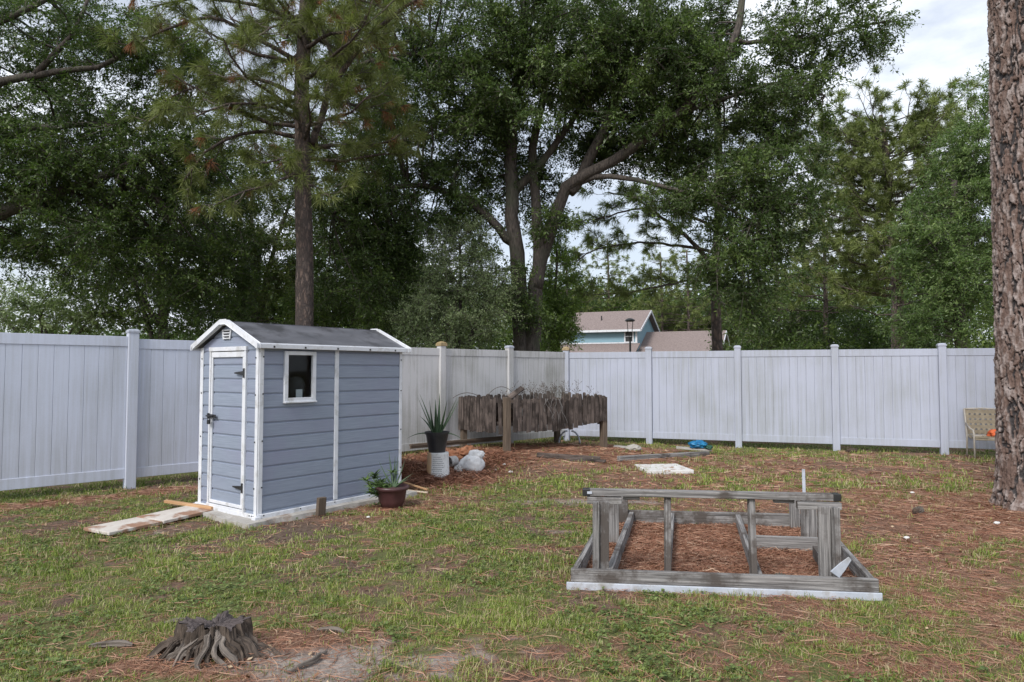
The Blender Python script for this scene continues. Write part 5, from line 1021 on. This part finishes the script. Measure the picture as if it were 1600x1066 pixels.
m = MB(); m.lathe([(.01, -.035), (.028, -.025), (.035, 0), (.028, .03), (.008, .05)], 10); q = m.build('pine_cone', MAT['soil'], None); q.location = (4.36, 7.42, hz(4.36, 7.42) + .03); q.rotation_euler = (0, 1.5, .6); q.scale = (1.3, 1.3, 1.3); meta(q, 'dark pine cone lying on the straw left of the big pine', 'pine cone')
cm = MB(); rr = random.Random(3)
for k in range(70):
    z = -.03 + .08 * k / 70; r = .034 * (1 - abs(z - .005) * 9 * abs(z)); az = k * 2.4; leafstrip(cm, (.012 * cos(az), .012 * sin(az), z), az, .03, .012, .5, .3, .1, 2, .003)
cm.build('scales', MAT['twig'], q)
q2 = q.copy(); COL.objects.link(q2); p_ = Vector((.425, 4.94, 0)) + F(1.42, .16, .05); q2.location = p_; meta(q2, 'dark pine cone lying inside the timber frame behind the front board', 'pine cone')
for ch in q.children: c2 = ch.copy(); COL.objects.link(c2); c2.parent = q2
for o in (q, q2): o['group'] = 'pine cones on the ground'
# ================================================================ CHAIR
ch = thing('patio_chair', 'low woven-strap patio chair with orange cloth standing by the fence', 'chair', (8.07, 11.98, hz(8.1, 12.0) + .02), -.33); ch.scale = (.9, .88, .97)
strap = M('beige_strap', (.20, .165, .115), (.33, .28, .20), .7, 9, src='obj'); ctube = M('cream_frame', (.33, .30, .25), (.46, .42, .37), .45, 6, src='obj')
CWd = .62
for x in (0, CWd):
    m = MB(); m.tube([(x, 0, 0), (x, .01, .42), (x, .05, .50), (x, .25, .52), (x, .52, .60)], .017, 8); m.build('arm', ctube, ch, smooth=True)
    m = MB(); m.tube([(x, .50, 0), (x, .47, .35), (x, .55, .66), (x, .62, .86)], .017, 8); m.build('back_leg', ctube, ch, smooth=True)
m = MB(); m.tube([(0, .62, .86), (CWd / 2, .64, .875), (CWd, .62, .86)], .015, 8)
m.tube([(0, .02, .40), (CWd / 2, .0, .36), (CWd, .02, .40)], .017, 8); m.tube([(0, .48, .38), (CWd, .48, .38)], .015, 8); m.build('crossbars', ctube, ch, smooth=True)
m = MB()
for i in range(7):
    x = .045 + i * (CWd - .09) / 6; m.beam((x, .625, .86), (x, .505, .40), .052, .006, (0, 1, 0))
for i in range(5):
    t = (i + .5) / 5; y = .625 - .12 * t; z = .86 - .46 * t; m.beam((0.01, y - .006, z), (CWd - .01, y - .006, z), .066, .006, (0, 1, 0)) if False else m.box((CWd / 2, y - .008, z), (CWd - .02, .006, .066))
m.build('woven_back', strap, ch)
m = MB()
for i in range(7):
    x = .045 + i * (CWd - .09) / 6; m.tube([(x, .02, .395), (x, .2, .345), (x, .36, .34), (x, .48, .385)], .006, 4)
    P = [(.02, .395), (.14, .36), (.26, .338), (.38, .342), (.48, .38)]
    for a in range(4): m.box((x, (P[a][0] + P[a + 1][0]) / 2, (P[a][1] + P[a + 1][1]) / 2), (.052, .125, .006), Matrix.Rotation(math.atan2(P[a + 1][1] - P[a][1], .12), 3, 'X'))
for k, (y, z) in enumerate(((.0, .385), (.0, .345), (.08, .375), (.18, .352), (.28, .345), (.38, .35))): m.box((CWd / 2, y - .012 * (k < 2), z), (CWd - .02, .006 if k < 2 else .062, .03 if k < 2 else .006))
m.build('woven_seat', strap, ch)
MAT['orange'] = M('orange_cloth', (.62, .09, .02), (.80, .22, .08), .75, 9, src='obj', bs=.6, bd=.02, spots=(6, .58, .64, (.75, .68, .62)))
o = blob('orange_cloth', 'crumpled orange cloth lying on the seat of the woven chair', 'cloth', (8.50, 12.02, hz(8.3, 12.0) + .37), (.32, .24, .20), 'orange', 71, .4, 2.2, sharp=.8)
# ================================================================ STUMP
st = thing('tree_stump', 'old dark weathered tree stump with splayed roots in the front lawn', 'tree stump', (-1.62, 3.72, 0))
MAT['stump'] = M('stump_wood', (.016, .011, .008), (.15, .115, .09), .95, 6, src='gc', stretch=(1, 12, 12), bs=.9, bd=.012, lo=.3, hi=.72); MAT['root'] = M('bleached_root', (.05, .038, .030), (.29, .25, .215), .9, 5, src='gc', stretch=(1, 20, 20), bs=.8, bd=.008, lo=.28, hi=.75)
nu, nv = 260, 60; th = np.linspace(0, 2 * pi, nu, endpoint=False); tt = np.linspace(0, 1, nv); T, U = np.meshgrid(th, tt)
lob = fbm(np.cos(T) * 1.6 + 5, np.sin(T) * 1.6 + 5, 0, s=14, o=3); rid = 1 - np.abs(fbm(np.cos(T) * 4.5 + 5, np.sin(T) * 4.5 + 5, U * .8, s=19, o=4) - .5) * 4
r = .165 + .02 * U + .05 * U ** 4 + (lob - .5) * (.12 + .16 * U ** 2) + (rid - .5) * (.035 + .05 * U) + (fbm(np.cos(T) * 16 + 5, np.sin(T) * 16 + 5, U * 3, s=29, o=2) - .5) * .03
z = .205 - .25 * U ** .9 + (1 - U) * ((fbm(np.cos(T) * 2.2 + 3, np.sin(T) * 2.2, 3, s=3, o=2) - .5) * .10 + (vn(np.cos(T) * 9 + 40, np.sin(T) * 9 + 40, 1, s=8) - .5) * .03)
V = np.stack([r * np.cos(T) * 1.15, r * np.sin(T) * .85, z], -1).reshape(-1, 3); i = np.arange(nu * nv).reshape(nv, nu); q = np.stack([i[:-1], i[1:], np.roll(i[1:], -1, 1), np.roll(i[:-1], -1, 1)], -1).reshape(-1, 4)
GC = np.stack([U * .4, T * .25, T * 0], -1).reshape(-1, 3)
raw('bark_shell', V, q, None, MAT['stump'], st, True, {'gc': GC})
st.scale = (.84, .84, .95); st.location = (-1.60, 3.74, 0)
nr = 26; rr_ = np.linspace(0, 1, nr); T2, U2 = np.meshgrid(th, rr_); r0 = r[0][None, :] * U2; crack = np.abs(fbm(np.cos(T2) * 4 + 9, np.sin(T2) * 4 + 9, 0, s=33, o=4) - .5)
z2 = np.repeat(z[0][None, :], nr, 0) * U2 ** 1.5 + (1 - U2 ** 1.5) * .195 + (fbm(U2 * np.cos(T2) * 9 + 4, U2 * np.sin(T2) * 9 + 4, s=6, o=3) - .5) * .035 - .05 * np.exp(-(crack / .018) ** 2) * U2 ** .4 * (1 - U2 ** 8)
V = np.stack([r0 * np.cos(T2) * 1.15, r0 * np.sin(T2) * .85, z2], -1).reshape(-1, 3); i = np.arange(nu * nr).reshape(nr, nu); q = np.stack([i[:-1], i[1:], np.roll(i[1:], -1, 1), np.roll(i[:-1], -1, 1)], -1).reshape(-1, 4)[:, ::-1]
raw('cut_top', V, q[:, ::-1], None, M('stump_top', (.045, .035, .035), (.15, .125, .12), .95, 5, src='gc', stretch=(1, 9, 9), bs=.9, bd=.01), st, True, {'gc': np.stack([U2 * .3, T2 * .5, T2 * 0], -1).reshape(-1, 3)})
rr = random.Random(31)
for az, L, z0, rad, mt in ((-2.35, .38, .15, .024, 'root'), (-1.88, .33, .17, .018, 'stump'), (-1.57, .36, .16, .015, 'stump'), (-1.27, .35, .14, .02, 'stump'), (-.93, .40, .17, .02, 'root'), (-.55, .38, .14, .026, 'stump'), (-.15, .42, .11, .026, 'root'), (-2.95, .46, .12, .034, 'stump'), (-2.65, .40, .15, .026, 'stump'), (-2.05, .37, .16, .022, 'root'), (-1.72, .30, .15, .02, 'stump'), (-1.42, .40, .19, .015, 'root'), (-1.12, .40, .18, .016, 'root'), (-.75, .36, .16, .034, 'stump'), (-.35, .42, .12, .034, 'stump'), (.0, .46, .10, .03, 'stump'), (.5, .40, .09, .03, 'stump'), (3.0, .44, .1, .03, 'stump')):
    m = MB(); P = []; rd = []
    for i in range(16):
        t = i / 15; rr2 = .115 + (L - .115) * t; w2 = az + .09 * sin(t * 5 + az * 3) + .06 * sin(t * 13 + az * 7); P.append((rr2 * cos(w2) * 1.05, rr2 * sin(w2) * .85, z0 * (1 - t) ** .95 + .012 - .04 * t ** 3 + .010 * sin(t * 9 + az))); rd.append(rad * (1.05 - .45 * t) * rr.uniform(.75, 1.25))
    m.tube(P, rd, 14, True, .22, .9); m.build('root', MAT[mt], st)
for k, (a, b_, rd, l) in enumerate((((-1.13, 3.50), (-1.0, 3.76), .014, 'pale curved root poking from sand right of the stump'), ((-1.15, 4.08), (-.98, 4.04), .012, 'thin pale root lying behind the right of the stump'), ((-2.35, 3.86), (-2.10, 3.85), .020, 'pale bleached wood chunk left of the stump in the grass'), ((-2.12, 4.22), (-1.98, 4.25), .011, 'narrow grey root sliver behind the left of the stump'))):
    m = MB(); a = Vector((*a, 0)); b_ = Vector((*b_, 0)); P = []
    for i in range(8):
        t = i / 7; p = a.lerp(b_, t); P.append(p - a + Vector((rr.uniform(-.01, .01) + .03 * sin(pi * t), 0, hz(p.x, p.y) + .012 + .012 * sin(pi * t))))
    m.tube(P, [rd * (1 - .5 * abs(2 * t_ / 7 - 1) ** 2) for t_ in range(8)], 12, True, .2, .9); q = m.build('surface_root', MAT['root'], None); q.location = a; meta(q, l, 'root', 'roots and wood pieces around the stump')
